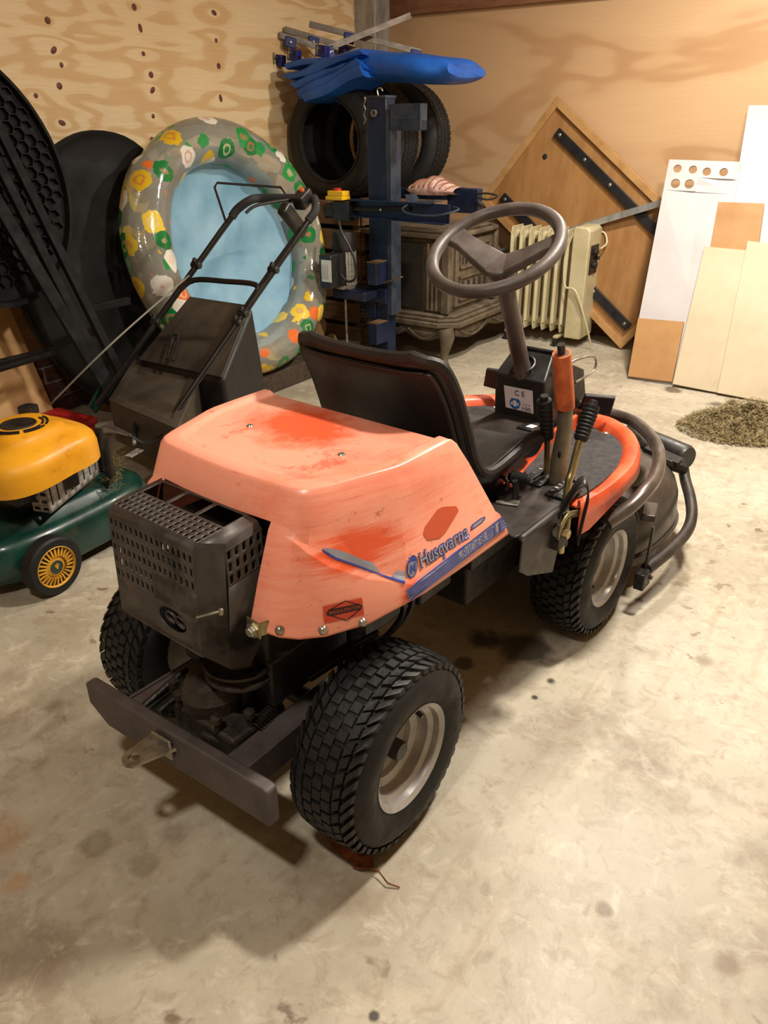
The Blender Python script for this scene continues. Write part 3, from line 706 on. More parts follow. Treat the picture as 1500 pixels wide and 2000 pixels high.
# ---- seat
prof = [(.672, .505), (.682, .540), (.668, .566), (.615, .576), (.540, .564), (.480, .557), (.435, .566), (.402, .606), (.376, .675), (.346, .750), (.316, .803), (.300, .826), (.278, .834)]
prof = smooth([Vector((x, 0, z)) for x, z in prof], 3)
n = len(prof); rowsA, rowsB = [], []
NT_ = 20
for i, p in enumerate(prof):
    s_ = i/(n-1)
    e = 0
    if s_ < .22: e = (1-s_/.22)
    if s_ > .80: e = (s_-.80)/.20
    hw = (.203-.024*max(0, (s_-.45)/.55))*(1 - (.30 if s_ > .5 else .22)*(1-math.sqrt(max(0, 1-e*e))))
    tg = (prof[min(i+1, n-1)]-prof[max(i-1, 0)]).normalized(); nn = Vector((tg.z, 0, -tg.x))*-1   # towards the sitter
    if nn.x*.5+nn.z < 0: nn = -nn
    ra, rb = [], []
    for j in range(NT_+1):
        u_ = 2*j/NT_-1; y = hw*math.sin(u_*math.pi/2)
        edge = abs(y)/hw
        kb = min(1, max(0, (s_-.40)/.15)); lift = (.026*max(0, edge-.55)**2*4)*(1-.85*kb) - .010*(1-edge**2)*(1-.5*kb)
        th = .066*(1-.2*edge**4) if s_ < .40 else .022+.03*max(0, (.55-s_)/.15)
        if edge > .97: th *= .7
        th *= (1 if 0 < i < n-1 else .4)
        ra.append(p+Vector((0, y, 0))+nn*lift); rb.append(p+Vector((0, y*.985, 0))+nn*(lift-th-(.018 if s_ > .5 else 0)*0))
    rowsA.append(ra); rowsB.append(rb)
b = MB(); b.grid(rowsA); b.grid(rowsB, flip=True)
per = lambda rows: [r_[0] for r_ in rows]
b.grid([[r_[0] for r_ in rowsA], [r_[0] for r_ in rowsB]]); b.grid([[r_[-1] for r_ in rowsA], [r_[-1] for r_ in rowsB]])
b.grid([rowsA[0], rowsB[0]]); b.grid([rowsA[-1], rowsB[-1]])
seat = b.build('seat', K['vinyl'], rider, smooth=60, weld=.0005, sub=1)
# hard back panel
rb2 = []
for i in range(int(n*.50), n-1):
    row = rowsB[i]; tg = (prof[min(i+1, n-1)]-prof[i-1]).normalized(); nn = Vector((-tg.z, 0, tg.x)); nn = nn if nn.x < 0 else -nn
    rb2.append([row[j]*1.0+nn*.006 for j in range(2, NT_-1)])
MB().grid(rb2).build('back_panel', K['vinyl_back'], seat, smooth=60, solid=.004)
rim_ = [rowsB[i][0].lerp(rowsA[i][0], .5) for i in range(int(n*.16), n)]+[rowsB[-1][j].lerp(rowsA[-1][j], .5) for j in range(1, NT_)]+[rowsB[i][-1].lerp(rowsA[i][-1], .5) for i in range(n-1, int(n*.16)-1, -1)]
MB().tube(rim_, .011, 8).build('piping', K['vinyl'], seat)
for s in (-1, 1):
    MB().tube([(.45, s*.12, .52), (.48, s*.12, .49), (.60, s*.12, .49), (.64, s*.12, .52)], .010, 8).build('seat_bracket', K['black_oily'], rider)

# ---- tunnel under the seat, dash, steering
b = MB(); b.prism([(.26, .13, .33), (.26, .13, .56), (.42, .13, .555), (.66, .12, .53), (.86, .085, .50), (.96, .075, .52), (.99, .075, .33)], (0, 0, 0))
b = MB()
L_ = [(.26, .14, .30), (.26, .14, .49), (.45, .14, .49), (.68, .125, .485), (.84, .085, .495), (.95, .075, .50), (1.02, .075, .36), (1.02, .075, .30)]
b.grid([[Vector(p) for p in L_], [Vector((p[0], -p[1], p[2])) for p in L_]]); b.add([Vector(p) for p in L_], [tuple(range(8))]); b.add([Vector((p[0], -p[1], p[2])) for p in L_], [tuple(range(8))])
tun = b.build('tunnel', K['brown_black'], rider, bevel=.006, weld=.0005)
ip = mz(1055, 838, .49)
MB().cbox(ip+Vector((-.02, .02, 0)), (.06, .05, .02), ry=.1).build('gauge_box', K['plastic_black'], rider, bevel=.003)
MB().cbox(ip+Vector((-.02, .015, .0105)), (.03, .02, .001), ry=.1).build('gauge_face', K['ink_white'], rider)
# dash: sloped hollow box
HB = .076
x_n, x_f = .925, 1.02
prof_d = [(x_n+.02, .33), (x_n, .575), (x_n-.004, .612), (x_n+.004, .618), (x_f-.03, .672), (x_f+.06, .60), (x_f+.13, .50), (x_f+.15, .36)]
b = MB()
b.prism([(x, HB*(1 if z < .60 else .86), z) for x, z in prof_d], (0, 0, 0)); b = MB()
wd = [HB*1.06, HB, HB*.98, HB*.97, HB*.78, HB*.78, HB*.8, HB*.9]
lft = [Vector((p[0], w_, p[1])) for p, w_ in zip(prof_d, wd)]; rgt = [Vector((p[0], -w_, p[1])) for p, w_ in zip(prof_d, wd)]
b.grid([lft, rgt]); b.add(lft, [tuple(range(8))]); b.add(rgt, [tuple(range(8))]); b.add([lft[0], rgt[0], rgt[-1], lft[-1]], [(0, 1, 2, 3)])
dash = b.build('dash', K['plastic_black'], rider, bevel=.005, weld=.0005)
MB().tube([lft[4]+Vector((0, 0, .002)), rgt[4]+Vector((0, 0, .002))], .005, 8).build('dash_rim', K['plastic_black'], dash)
# sticker on the dash
pq = [mx(987, 751, x_n+.004), mx(1043, 762, x_n+.004), mx(1046, 806, x_n+.013), mx(992, 793, x_n+.013)]
face_x = lambda z: x_n+(.575-z)*(.02/.245)-.0022
pq = [Vector((face_x(p.z), p.y, p.z)) for p in pq]
stk = MB().prism(pq, (-.0008, 0, 0)).build('warning_label', K['label_lilac'], dash)
tl_, tr_, brr, bll = pq
ux = (tr_-tl_); uy = (tl_-bll)
SQ = lambda u_, v_: tl_.lerp(tr_, u_).lerp(bll.lerp(brr, u_), v_)+Vector((-.0012, 0, 0))
text_on('C E', SQ(.38, .34), ux, uy, ux.length*.34, K['ink_black'], parent=stk, offset=.0, lift=.0008, height=uy.length*.24)
text_on('100', SQ(.62, .96), ux, uy, ux.length*.30, K['ink_black'], parent=stk, lift=.0008, height=uy.length*.18)
text_on('L WA dB', SQ(.64, .71), ux, uy, ux.length*.24, K['ink_black'], parent=stk, lift=.0008, height=uy.length*.06)
cc = SQ(.36, .70); Mc = Matrix.Translation(cc) @ Matrix.Rotation(R(-90), 4, 'Y')
MB().lathe([(.0, .0), (uy.length*.26, 0), (uy.length*.26, .0006), (0, .0006)], 28, Mc).build('ear_icon', K['ink_blue'], stk)
b = MB(); un, vn = ux.normalized(), uy.normalized(); o_ = cc+Vector((-.0014, 0, 0)); k = uy.length
b.add([o_+un*(x*k)+vn*(y*k) for x, y in ((-.09, .05), (-.07, .12), (.07, .12), (.09, .05), (.08, -.12), (0, -.17), (-.08, -.12))], [tuple(range(7))])
for s in (-1, 1): b.add([o_+un*((s*.15+x)*k)+vn*((y-.03)*k) for x, y in ((-.035, -.07), (.035, -.07), (.035, .07), (-.035, .07))], [(0, 1, 2, 3)])
b.build('ear_symbol', K['ink_white'], stk, smooth=0)
# column and wheel
cb, ct = my(1024, 712, 0), my(985, 545, 0)
MB().cyl(cb+Vector((0, 0, -.03)), ct, .022, 20).build('steering_column', K['wheel_plastic'], rider)
MB().tube([cb+Vector((.027*math.cos(a), .027*math.sin(a), .027*math.cos(a)*.55)) for a in [q*2*math.pi/20 for q in range(20)]], .003, 6, closed=True).build('column_ring', K['plastic_black'], rider)
SWC = Vector((.766, .002, .955)); TL = R(30); SR = .150
SX = Vector((math.cos(TL), 0, math.sin(TL))); SY = Vector((0, 1, 0)); SN = SX.cross(SY)
sw = MB().tube([SWC+SX*(SR*math.cos(a))+SY*(SR*math.sin(a)) for a in [q*2*math.pi/56 for q in range(56)]], .0155, 14, closed=True).build('steering_wheel', K['wheel_plastic'], rider)
hubc = SWC-SN*(-1 if SN.z < 0 else 1)*.046
UPN = SN if SN.z > 0 else -SN
sp = MB()
def spoke(ang):
    d = SX*math.cos(ang)+SY*math.sin(ang); sd = UPN.cross(d).normalized()
    a, c_ = hubc+d*.015, SWC+d*(SR-.006)-UPN*.002
    pts = [(a, .040), (a.lerp(c_, .35)-UPN*.002, .034), (a.lerp(c_, .75), .027), (c_, .032)]
    rows = [[p-sd*w_/1-UPN*.010, p-sd*w_*.85+UPN*.007, p+sd*w_*.85+UPN*.007, p+sd*w_-UPN*.010] for p, w_ in pts]
    sp.grid(rows, True); sp.add(rows[0], [(0, 1, 2, 3)]); sp.add(rows[-1], [(0, 1, 2, 3)])
# the two spokes make a V that opens away from the seat
spoke(R(74)); spoke(R(-70))
sp.lathe([(.030, -.035), (.040, -.01), (.042, .002), (.036, .0065), (0, .007)], 20, Matrix.Translation(hubc) @ UPN.to_track_quat('Z', 'Y').to_matrix().to_4x4())
sp.build('spokes', K['wheel_plastic'], sw, bevel=.004)
MB().cyl(ct, hubc, .030, 20, .034).build('hub_sleeve', K['wheel_plastic'], sw)
MB().tube([(.035*math.cos(a)*0+hubc.x, hubc.y, hubc.z-.02) for a in (0, .1)], .001, 4)

# ---- foot tray with raised rim
outer = [(1.18, -.115), (1.165, -.18), (1.10, -.262), (1.015, -.315), (.90, -.352), (.80, -.362), (.70, -.360), (.60, -.348)]
def tray(sg):
    zr = .455
    o_ = smooth([Vector((x, y*sg*-1, 0)) for x, y in outer], 4)
    rows = []
    cen = Vector((.88, sg*.16, 0))
    for dz, ins in ((-.050 , -.004), (0.0, .0), (.012, .008), (.013, .030), (.004, .042), (-.018, .050)):
        row = []
        for i, p in enumerate(o_):
            d = (cen-p).normalized(); q = p+d*ins
            zskirt = zr+dz
            if dz < -.04:
                f = max(0, 1-((p.x-FX)/.2)**2)
                zskirt = zr-.062+.035*f
            row.append(Vector((q.x, q.y, zskirt+(.012 if False else 0))))
        rows.append(row)
    b = MB(); b.grid(rows)
    k = len(b.v); last = rows[-1]; m = len(last)
    inner = [Vector((p.x, sg*.085, p.z-.0)) for p in last]
    b.add(last+inner, [(i, i+1, m+i+1, m+i) for i in range(m-1)])
    # front lip at the tunnel side
    return b
tr = tray(-1); tl2 = tray(1)
b = MB(); b.add(tr.v, tr.f); b.add(tl2.v, tl2.f)
b.box((1.155, -.13, .43), (1.19, .13, .466))
tray_o = b.build('foot_tray', K['tray_orange'], rider, smooth=50, weld=.0005, bevel=0, solid=.003)
for sg in (-1, 1):
    P = [(1.120, .105), (1.118, .150), (1.105, .158), (1.095, .178), (1.105, .200), (1.090, .235), (1.045, .262), (.98, .288), (.90, .305), (.80, .312), (.70, .308), (.64, .29), (.66, .20), (.74, .13), (.90, .100)]
    MB().prism([(x, y*sg, .4385) for x, y in P], (0, 0, .005)).build('foot_mat', K['mat_rubber'], tray_o, bevel=.0015)
MB().lathe([(.0, .006), (.006, .005), (.011, .001), (.012, 0)], 16, Matrix.Translation((1.105, -.180, .438))).build('mat_button', K['zinc'], tray_o)
MB().lathe([(.0, .006), (.006, .005), (.011, .001), (.012, 0)], 16, Matrix.Translation((1.105, .180, .438))).build('mat_button', K['zinc'], tray_o)
MB().bar((.62, -.105, .45), (1.10, -.092, .455), .012, .05).build('tray_edge', K['tray_orange'], tray_o, bevel=.004)

# ---- pedals
def pedal(px4, z, name):
    c4 = [mz(x, y, zz_) for (x, y), zz_ in zip(px4, z)]
    nn = (c4[1]-c4[0]).cross(c4[3]-c4[0]).normalized(); nn = nn if nn.z > 0 else -nn
    p = MB().prism(c4, nn*-.012).build(name, K['plastic_black'], rider, bevel=.003)
    for q in range(1, 7):
        f = q/7
        MB().bar(c4[0].lerp(c4[3], f)+nn*.001, c4[1].lerp(c4[2], f)+nn*.001, .004, .004, nn).build('pedal_rib', K['rubber'], p)
    return c4
c4 = pedal(((1143, 767), (1203, 772), (1192, 808), (1132, 793)), (.545, .545, .49, .49), 'drive_pedal')
MB().tube([c4[3].lerp(c4[0], .3), c4[3]+Vector((-.03, .02, -.02)), (1.02, -.10, .44)], .008, 10, sm=4).build('pedal_arm', K['tube_steel'], rider)
c4 = pedal(((952, 717), (992, 722), (985, 760), (946, 750)), (.56, .56, .50, .50), 'brake_pedal')
MB().tube([c4[2].lerp(c4[1], .3), c4[2]+Vector((.02, -.05, -.03)), (1.05, .09, .44)], .008, 10, sm=4).build('pedal_arm', K['tube_steel'], rider)
# linkage plate and wire to the right of the dash
b = MB(); a = Vector((1.10, -.075, .60)); b.prism([(1.03, -.085, .64), (1.13, -.085, .60), (1.19, -.085, .44), (1.05, -.085, .44)], (0, .006, 0)); b.build('linkage_plate', K['plastic_black'], rider, bevel=.002)
MB().tube([(1.00, -.088, .635), (1.03, -.10, .65), (1.13, -.11, .64), (1.14, -.11, .60), (1.05, -.10, .585)], .0035, 8, sm=4).build('wire_loop', K['zinc'], rider)
MB().cyl((.97, -.075, .62), (.99, -.105, .62), .008, 10).build('switch', K['grip_orange'], rider)
MB().cyl((.99, -.075, .64), (.99, -.100, .64), .008, 8).build('switch', K['plastic_black'], rider)

# ---- side console with levers
CZ = .465
b = MB()
b.prism([(.40, -.19, CZ), (.76, -.165, CZ), (.755, -.26, CZ), (.70, -.305, CZ), (.605, -.316, CZ), (.45, -.318, CZ), (.395, -.305, CZ)], (0, 0, -.006))
con = b.build('console', K['brown_black'], rider, bevel=.004)
b = MB(); sdp = [Vector((.392, -.322, CZ-.003)), Vector((.592, -.322, CZ-.003)), Vector((.578, -.322, CZ-.05)), Vector((.548, -.322, .312)), Vector((.43, -.322, .36)), Vector((.388, -.322, .39))]
b.prism(sdp, (0, .004, 0)); b.build('side_shield', K['brown_black'], con, bevel=.002)
MB().bar((.395, -.314, CZ-.004), (.595, -.314, CZ-.004), .018, .016).build('console_edge', K['brown_black'], con, bevel=.008, bseg=3)
MB().box((.40, -.20, .34), (.74, -.17, CZ-.006)).box((.62, -.30, .36), (.64, -.19, CZ-.006)).build('console_bracket', K['black_oily'], con, bevel=.003)
# gate plates with white marks
def gate(y0, y1, x0, x1, nm, marks):
    g = MB()
    yc = (y0+y1)/2; sw_ = .010
    g.box((x0, y0, CZ), (x1, yc-sw_/2, CZ+.006)); g.box((x0, yc+sw_/2, CZ), (x1, y1, CZ+.006)); g.box((x0, yc-sw_/2, CZ), (x0+.02, yc+sw_/2, CZ+.006)); g.box((x1-.02, yc-sw_/2, CZ), (x1, yc+sw_/2, CZ+.006))
    g_ = g.build(nm, K['plastic_black'], con, bevel=.002)
    for i, ch in enumerate(marks):
        text_on(ch, (x0+.018+i*(x1-x0-.03)/max(1, len(marks)), y0+.004, CZ+.0062), (0, -1, 0) if False else (1, 0, 0), (0, 1, 0), .0025 if ch == '1' else .007, K['ink_white'], parent=g_, height=.009, lift=.0008)
        text_on(ch, (x0+.020+i*(x1-x0-.03)/max(1, len(marks)), y1-.013, CZ+.0062), (1, 0, 0), (0, 1, 0), .0025 if ch == '1' else .007, K['ink_white'], parent=g_, height=.009, lift=.0008)
gate(-.232, -.178, .63, .755, 'lever_gate', 'RN1')
gate(-.302, -.258, .60, .725, 'lever_gate', '98765')
def grip(a, c_, r0, m, name, parent, n=7):
    a, c_ = Vector(a), Vector(c_); d = (c_-a); L = d.length; pr_ = [(r0*.45, -.004), (r0*.8, 0)]
    for i in range(n):
        z0 = L*(.05+.74*i/n); z1 = L*(.05+.74*(i+.72)/n); pr_ += [(r0*(.85+.15*i/n), z0), (r0*(.92+.13*i/n), (z0+z1)/2), (r0*(.85+.15*i/n), z1), (r0*(.80+.13*i/n), z1+L*.01)]
    pr_ += [(r0, L*.82), (r0*.95, L*.88), (r0*.55, L*.90), (r0*.52, L*.985), (r0*.4, L), (0, L)]
    M = Matrix.Translation(a) @ d.to_track_quat('Z', 'Y').to_matrix().to_4x4()
    return MB().lathe(pr_, 16, M).build(name, m, parent)
# left lever
a0, a1, a2 = my(1068, 925, -.205), my(1070, 850, -.205), my(1062, 772, -.205)
lv = MB().tube([a0+Vector((0, 0, -.06)), a0, a1, a2.lerp(a1, .3)], .0085, 12, sm=4).build('gear_lever', K['brass_zinc'], rider)
grip(a1+Vector((0, 0, -.005)), a2, .0175, K['rubber'], 'grip', lv)
# orange lift lever
p = [my(1087, 955, -.245), my(1092, 900, -.245), my(1103, 840, -.245), my(1104, 790, -.245), my(1097, 690, -.245)]
lv = MB().tube([p[0]+Vector((0, 0, -.1)), p[0], p[1], p[2], p[3], p[4]], [.022, .021, .020, .018, .0165, .0165], 14).build('lift_lever', K['lever_grey'], rider)
MB().tube([p[3]+Vector((0, 0, -.006)), p[3].lerp(p[4], .1), p[3].lerp(p[4], .9), p[4]], [.0215, .0215, .0205, .020], 16).build('grip', K['grip_orange'], lv)
MB().cyl(p[4], p[4]+(p[4]-p[3]).normalized()*.022, .0085, 12).build('release_button', K['plastic_black'], lv)
MB().ball(p[1].lerp(p[2], .3)+Vector((-.018, -.006, 0)), .007, 6, (.5, .6, 1.6)).build('slot', K['ink_black'], lv)
# right lever
a0, a1, a2 = my(1108, 955, -.310), my(1134, 855, -.310), my(1160, 782, -.310)
lv = MB().tube([a0+Vector((0, 0, -.16)), a0, a0.lerp(a1, .35), a1, a2.lerp(a1, .3)], .0085, 12, sm=4).build('height_lever', K['brass_zinc'], rider)
grip(a1+Vector((0, 0, -.005)), a2, .018, K['rubber'], 'grip', lv, 8)
# throttle with horizontal grip, key
tp = mz(1006, 978, CZ)
lv = MB().tube([(tp.x, tp.y, CZ-.01), (tp.x, tp.y, CZ+.03), (tp.x-.004, tp.y+.002, CZ+.05)], .007, 10).build('throttle_lever', K['plastic_black'], rider)
ga, gc = mz(1032, 938, CZ+.045), mz(992, 930, CZ+.050)
grip(ga, gc, .0155, K['rubber'], 'grip', lv)
MB().cbox((tp.x-.01, tp.y+.01, CZ+.003), (.05, .05, .005), rz=.3).build('throttle_plate', K['zinc'], con, bevel=.001)
kp = mz(978, 958, CZ+.02)
key = MB().cyl((kp.x, kp.y, CZ-.01), (kp.x, kp.y, CZ+.012), .014, 14).build('ignition_switch', K['plastic_black'], con)
MB().tube([kp+Vector((.0, .016*math.cos(a), .018+.016*math.sin(a))) for a in [q*2*math.pi/18 for q in range(18)]], .005, 8, closed=True).build('key_ring', K['plastic_black'], key)
# strap hoop and latch beside the front wheel
hp_ = [mx(1090, 1003, .545), mx(1110, 972, .555), mx(1128, 945, .565), mx(1146, 940, .575), mx(1151, 965, .575), mx(1142, 1005, .57), mx(1130, 1055, .56)]
hp_ = smooth(hp_, 5); b = MB(); ws = Vector((.016, .008, .004))
b.grid([[p_-ws, p_+ws] for p_ in hp_]); b.build('guard_hoop', K['plastic_black'], con, solid=.003, smooth=60)
ar = smooth([my(1130, 1003, -.365), my(1112, 1008, -.365), my(1098, 1028, -.365), my(1092, 1050, -.365)], 5)
b = MB(); b.grid([[p_+Vector((0, 0, .008)), p_-Vector((0, 0, .008))] for p_ in ar]); b.build('latch_arc', K['brass_zinc'], con, solid=.004)
MB().cyl(my(1112, 1000, -.355), my(1106, 1045, -.355), .006, 10).lathe([(.0, -.006), (.011, -.006), (.011, .006), (0, .006)], 6, wheelM(my(1106, 1043, -.365))).build('latch_bolt', K['brass_zinc'], con)
MB().cbox(my(1090, 1050, -.33), (.03, .02, .05)).cyl(my(1098, 1060, -.30), my(1090, 1040, -.34), .014, 10).cbox(my(1100, 1025, -.32), (.03, .01, .07)).build('latch_bracket', K['gear_alloy'], con, bevel=.002)

# ---- guard tube around the tray, cutting deck
hpz = .415
hoop = [mz(x, y, hpz) for x, y in ((1150, 805), (1190, 808), (1235, 822), (1265, 846), (1284, 874), (1287, 905), (1277, 938), (1258, 962), (1232, 976))]
hoop[-1].z -= .02
hoop = [Vector((1.30, .0, hpz))]+hoop+[hoop[-1]+Vector((-.05, .03, -.03))]
MB().tube([Vector((p_.x, p_.y if i else 0, p_.z)) for i, p_ in enumerate(hoop)], .0175, 14, sm=4).build('front_guard', K['tube_steel'], rider)
MB().tube([Vector((p_.x, -p_.y, p_.z)) for p_ in hoop], .0175, 14, sm=4).build('front_guard', K['tube_steel'], rider)
DX = 1.24
rows = []
def deck_r(a):   # plan outline of the deck, wide and rounded
    ca, sa = math.cos(a), math.sin(a)
    return 1/((abs(ca)/.33)**2.6+(abs(sa)/.345)**2.6)**(1/2.6)
for f, z in ((1.0, .075), (1.0, .12), (.985, .19), (.95, .225), (.88, .252), (.72, .272), (.5, .278), (.2, .285), (.02, .286)):
    rows.append([Vector((DX+math.cos(a)*deck_r(a)*f, math.sin(a)*deck_r(a)*f, z)) for a in [q*2*math.pi/64 for q in range(64)]])
b = MB(); b.grid(rows, True); deck = b.build('cutting_deck', K['deck_paint'], rider, smooth=60, solid=.004)
MB().tube([Vector((DX+math.cos(a)*deck_r(a)*1.005, math.sin(a)*deck_r(a)*1.005, .105)) for a in [q*2*math.pi/64 for q in range(64)]], .007, 8, closed=True).build('deck_lip', K['deck_paint'], deck)
for y in (-.19, .19): MB().lathe([(.075, .26), (.075, .30), (.06, .315), (.02, .32), (0, .32)], 20, Matrix.Translation((DX-.02, y, 0))).build('spindle_cover', K['deck_paint'], deck, smooth=50)
for sg in (1, -1):
    g = [Vector((p_.x, p_.y*sg, p_.z)) for p_ in (mz(1262, 1112, .12), mz(1305, 1078, .125), mz(1340, 1040, .13), mz(1351, 1008, .145), mz(1348, 972, .17), mz(1338, 935, .19), mz(1333, 900, .215))]
    gt = MB().tube(g, .017, 12, sm=4).build('deck_guard_tube', K['brown_black'], deck)
    e = g[0]
    MB().bar(Vector((e.x+.015, e.y+sg*.004, .245)), e+Vector((-.004, 0, -.02)), .016, .006, (0, 1, 0)).build('deck_bracket', K['brown_black'], deck, bevel=.002)
    MB().cbox(e+Vector((-.02, 0, -.02)), (.05, .028, .05)).build('deck_foot', K['black_oily'], deck, bevel=.003)
    MB().cyl(e+Vector((0, sg*.02, -.02)), e+Vector((0, -sg*.02, -.02)), .006, 8).build('bolt', K['gear_alloy'], deck)
ra, rb_ = mz(1278, 868, .24), mz(1338, 893, .24)
d = (rb_-ra).normalized()
MB().tube([ra-d*.12, ra-d*.11, rb_, rb_+d*.012], [.03, .042, .042, .036], 18).build('front_roller', K['plastic_black'], deck)
MB().tube([ra-d*.10+Vector((-.05, -.02, .02)), mz(1300, 905, .25), mz(1338, 915, .23)], .02, 12).build('roller_arm', K['black_oily'], deck)
MB().bar(mz(1262, 875, .27), mz(1330, 905, .25), .05, .02).build('deck_bracket', K['black_oily'], deck, bevel=.003)
MB().cbox(mz(1282, 1003, .25)+Vector((0, .02, 0)), (.09, .04, .02), rz=.3).build('deck_bracket', K['deck_paint'], deck, bevel=.004)
for y in (-.10, .10): MB().bar((FX-.05, y, .26), (DX+.05, y, .31), .04, .03).build('lift_arm', K['black_oily'], rider, bevel=.004)
MB().box((.45, -.16, .20), (FX+.14, .16, .36)).build('front_chassis', K['black_oily'], rider, bevel=.01)
# ================================================================== the push mower
LMO = Vector((-1.10, 2.13, 0)); LTH = R(238)
LU = Vector((math.cos(LTH), math.sin(LTH), 0)); LN = Vector((-LU.y, LU.x, 0))
def ll(P): d = P-LMO; return Vector((d.dot(LU), d.dot(LN), d.z))
def lw(p): return LMO+LU*p[0]+LN*p[1]+Vector((0, 0, p[2]))
def lz(x, y, z): return ll(gz(x, y, z))
def lyy(x, y, yy): return ll(pl(x, y, lw((0, yy, 0)), LN))
def lxx(x, y, xx): return ll(pl(x, y, lw((xx, 0, 0)), LU))
mower = empty('push_mower', LMO, LTH)
tag(mower, 'green push mower with yellow engine cover, yellow wheel hub and black grass catcher', 'lawn mower')
mat('deck_green', S(16, 62, 52), S(10, 44, 38), .3, ns=8, dirt=S(70, 66, 40), dlo=.60, dhi=.78, ds=6, coat=.2)
mat('cowl_yellow', S(236, 168, 34), S(222, 150, 26), .4, ns=7, dirt=S(150, 104, 30), dlo=.60, dhi=.8, ds=14)
mat('hub_yellow', S(214, 158, 40), S(180, 128, 30), .5, ns=20)
mat('catcher_black', S(66, 57, 47), S(46, 40, 34), .6, ns=5, dirt=S(86, 74, 58), dlo=.5, dhi=.85, ds=4, bump=.2, bs=300)
mat('catcher_side', S(20, 19, 18), S(28, 26, 25), .55, ns=6)
mat('handle_black', S(34, 31, 31), S(46, 42, 40), .35, .4, ns=12)
mat('foam', S(36, 34, 34), S(28, 27, 27), .8, bump=.3, bs=200)
mat('alloy', S(182, 178, 172), S(140, 134, 126), .42, .3, ns=24, st=(1, 1, 6))
mat('cable_grey', S(120, 116, 108), None, .6, rv=0)
mat('straw', S(122, 108, 64), S(84, 76, 44), .9, ns=50)
mat('red_plastic', S(190, 44, 40), S(160, 34, 34), .4)
def sup(a, hx, hy, n): ca, sa = math.cos(a), math.sin(a); return 1/((abs(ca)/hx)**n+(abs(sa)/hy)**n)**(1/n)
rows = []
for f, z in ((1.0, .045), (1.02, .05), (1.0, .10), (.985, .135), (.95, .158), (.86, .168), (.80, .172), (.74, .195), (.66, .205), (.3, .21), (.02, .21)):
    rows.append([Vector((-.06+math.cos(a)*sup(a, .33, .195, 3)*f, math.sin(a)*sup(a, .33, .195, 3)*f, z)) for a in [q*2*math.pi/56 for q in range(56)]])
ldk = MB().grid(rows, True).build('mower_deck', K['deck_green'], mower, smooth=60, solid=.003)
def lwheel(r, name='wheel'):
    M = Matrix.Rotation(R(90), 4, 'X')
    w = MB().lathe([(r*.62, -.02), (r*.70, -.024), (r*.93, -.024), (r, -.018), (r, .018), (r*.93, .024), (r*.72, .024), (r*.70, .019), (r*.62, .018)], 36, M).build(name, K['rubber'], None, smooth=40)
    MB().lathe([(r*.72, .012), (r*.72, .023), (r*.69, .025), (r*.65, .018), (r*.60, .012), (r*.55, .013), (r*.30, .019), (r*.27, .021), (.0, .021)], 36, M).build('hub', K['hub_yellow'], w, smooth=40)
    b = MB()
    for q in range(26):
        a = q*2*math.pi/26; d = Vector((math.cos(a), 0, math.sin(a))); b.bar(d*r*.36+Vector((0, -.019, 0)), d*r*.66+Vector((0, -.014, 0)), .0045, .012, (0, 1, 0))
    b.build('spokes', K['hub_yellow'], w)
    MB().lathe([(r*.23, .0), (r*.23, .0235), (0, .0235)], 20, M).build('centre_cap', K['deck_green'], w)
    b = MB()
    for ang, L_ in ((-.5, .14), (0, .18), (.5, .14)): b.bar(Vector((0, -.0245, -r*.06)), Vector((math.sin(ang)*r*L_, -.0245, r*(L_-.04))), .004, .001, (0, 1, 0))
    b.build('crown_mark', K['hub_yellow'], w)
    return w
wp = lz(88, 1098, .088)
wA = lwheel(.088); wA.parent = mower; wA.location = (wp.x, .235, .088); wA.rotation_euler = (0, 0, R(180))
# -Y outward face has to look towards +Y of the mower (the camera side)
for x, y, rz in ((wp.x, -.235, 0), (-.27, .235, R(180)), (-.27, -.235, 0)):
    w = link_copy(wA, mower); w.location = (x, y, .088); w.rotation_euler = (0, 0, rz)
# engine: base, cowl, muffler guard
b = MB(); b.lathe([(.11, .20), (.12, .24), (.115, .30), (.10, .36)], 24); b.cbox((.05, .10, .30), (.14, .10, .10)); b.cbox((-.02, .06, .30), (.12, .22, .10)); b.build('engine', K['black_oily'], mower, bevel=.006)
C0 = lz(46, 872, .40)
rows = []
HX, HY = .180, .172
for f, z in ((1.0, .345), (1.0, .36), (.995, .398), (.965, .418), (.90, .430), (.76, .440), (.62, .448), (.58, .460), (.50, .465), (.25, .468), (.02, .468)):
    row = []
    for q in range(56):
        a = q*2*math.pi/56; rr_ = sup(a, HX, HY, 3.2)*f
        zz_ = z-.045*max(0, math.cos(a-.2))*(f if f > .5 else 0)*.5
        row.append(Vector((C0.x+math.cos(a)*rr_, C0.y+math.sin(a)*rr_*1.0, zz_)))
    rows.append(row)
cowl = MB().grid(rows, True).build('engine_cover', K['cowl_yellow'], mower, smooth=50)
MB().lathe([(.0, .471), (.048, .471), (.050, .4675), (.05, .46)], 30, Matrix.Translation((C0.x, C0.y, 0))).build('badge', K['gear_alloy'], cowl)
for a0, a1, rr_ in ((-1.0, -.1, .078), (0.05, .9, .078), (1.05, 2.0, .078), (-1.0, -.1, .066), (.05, .9, .066), (1.05, 2.0, .066)):
    b = MB(); P = []
    for q in range(9):
        a = a0+(a1-a0)*q/8+1.1; P.append([Vector((C0.x+(rr_+s_*.0028)*math.cos(a), C0.y+(rr_+s_*.0028)*math.sin(a), .4665 if rr_ < .07 else .4665)) for s_ in (-1, 1)])
    b.grid(P).build('cooling_slot', K['ink_black'], cowl, smooth=0, solid=-.003)
pb_ = lz(18, 895, .405)
MB().cbox(pb_, (.035, .02, .03), rz=.3, ry=.5).build('cover_clip', K['gear_alloy'], cowl, bevel=.003)
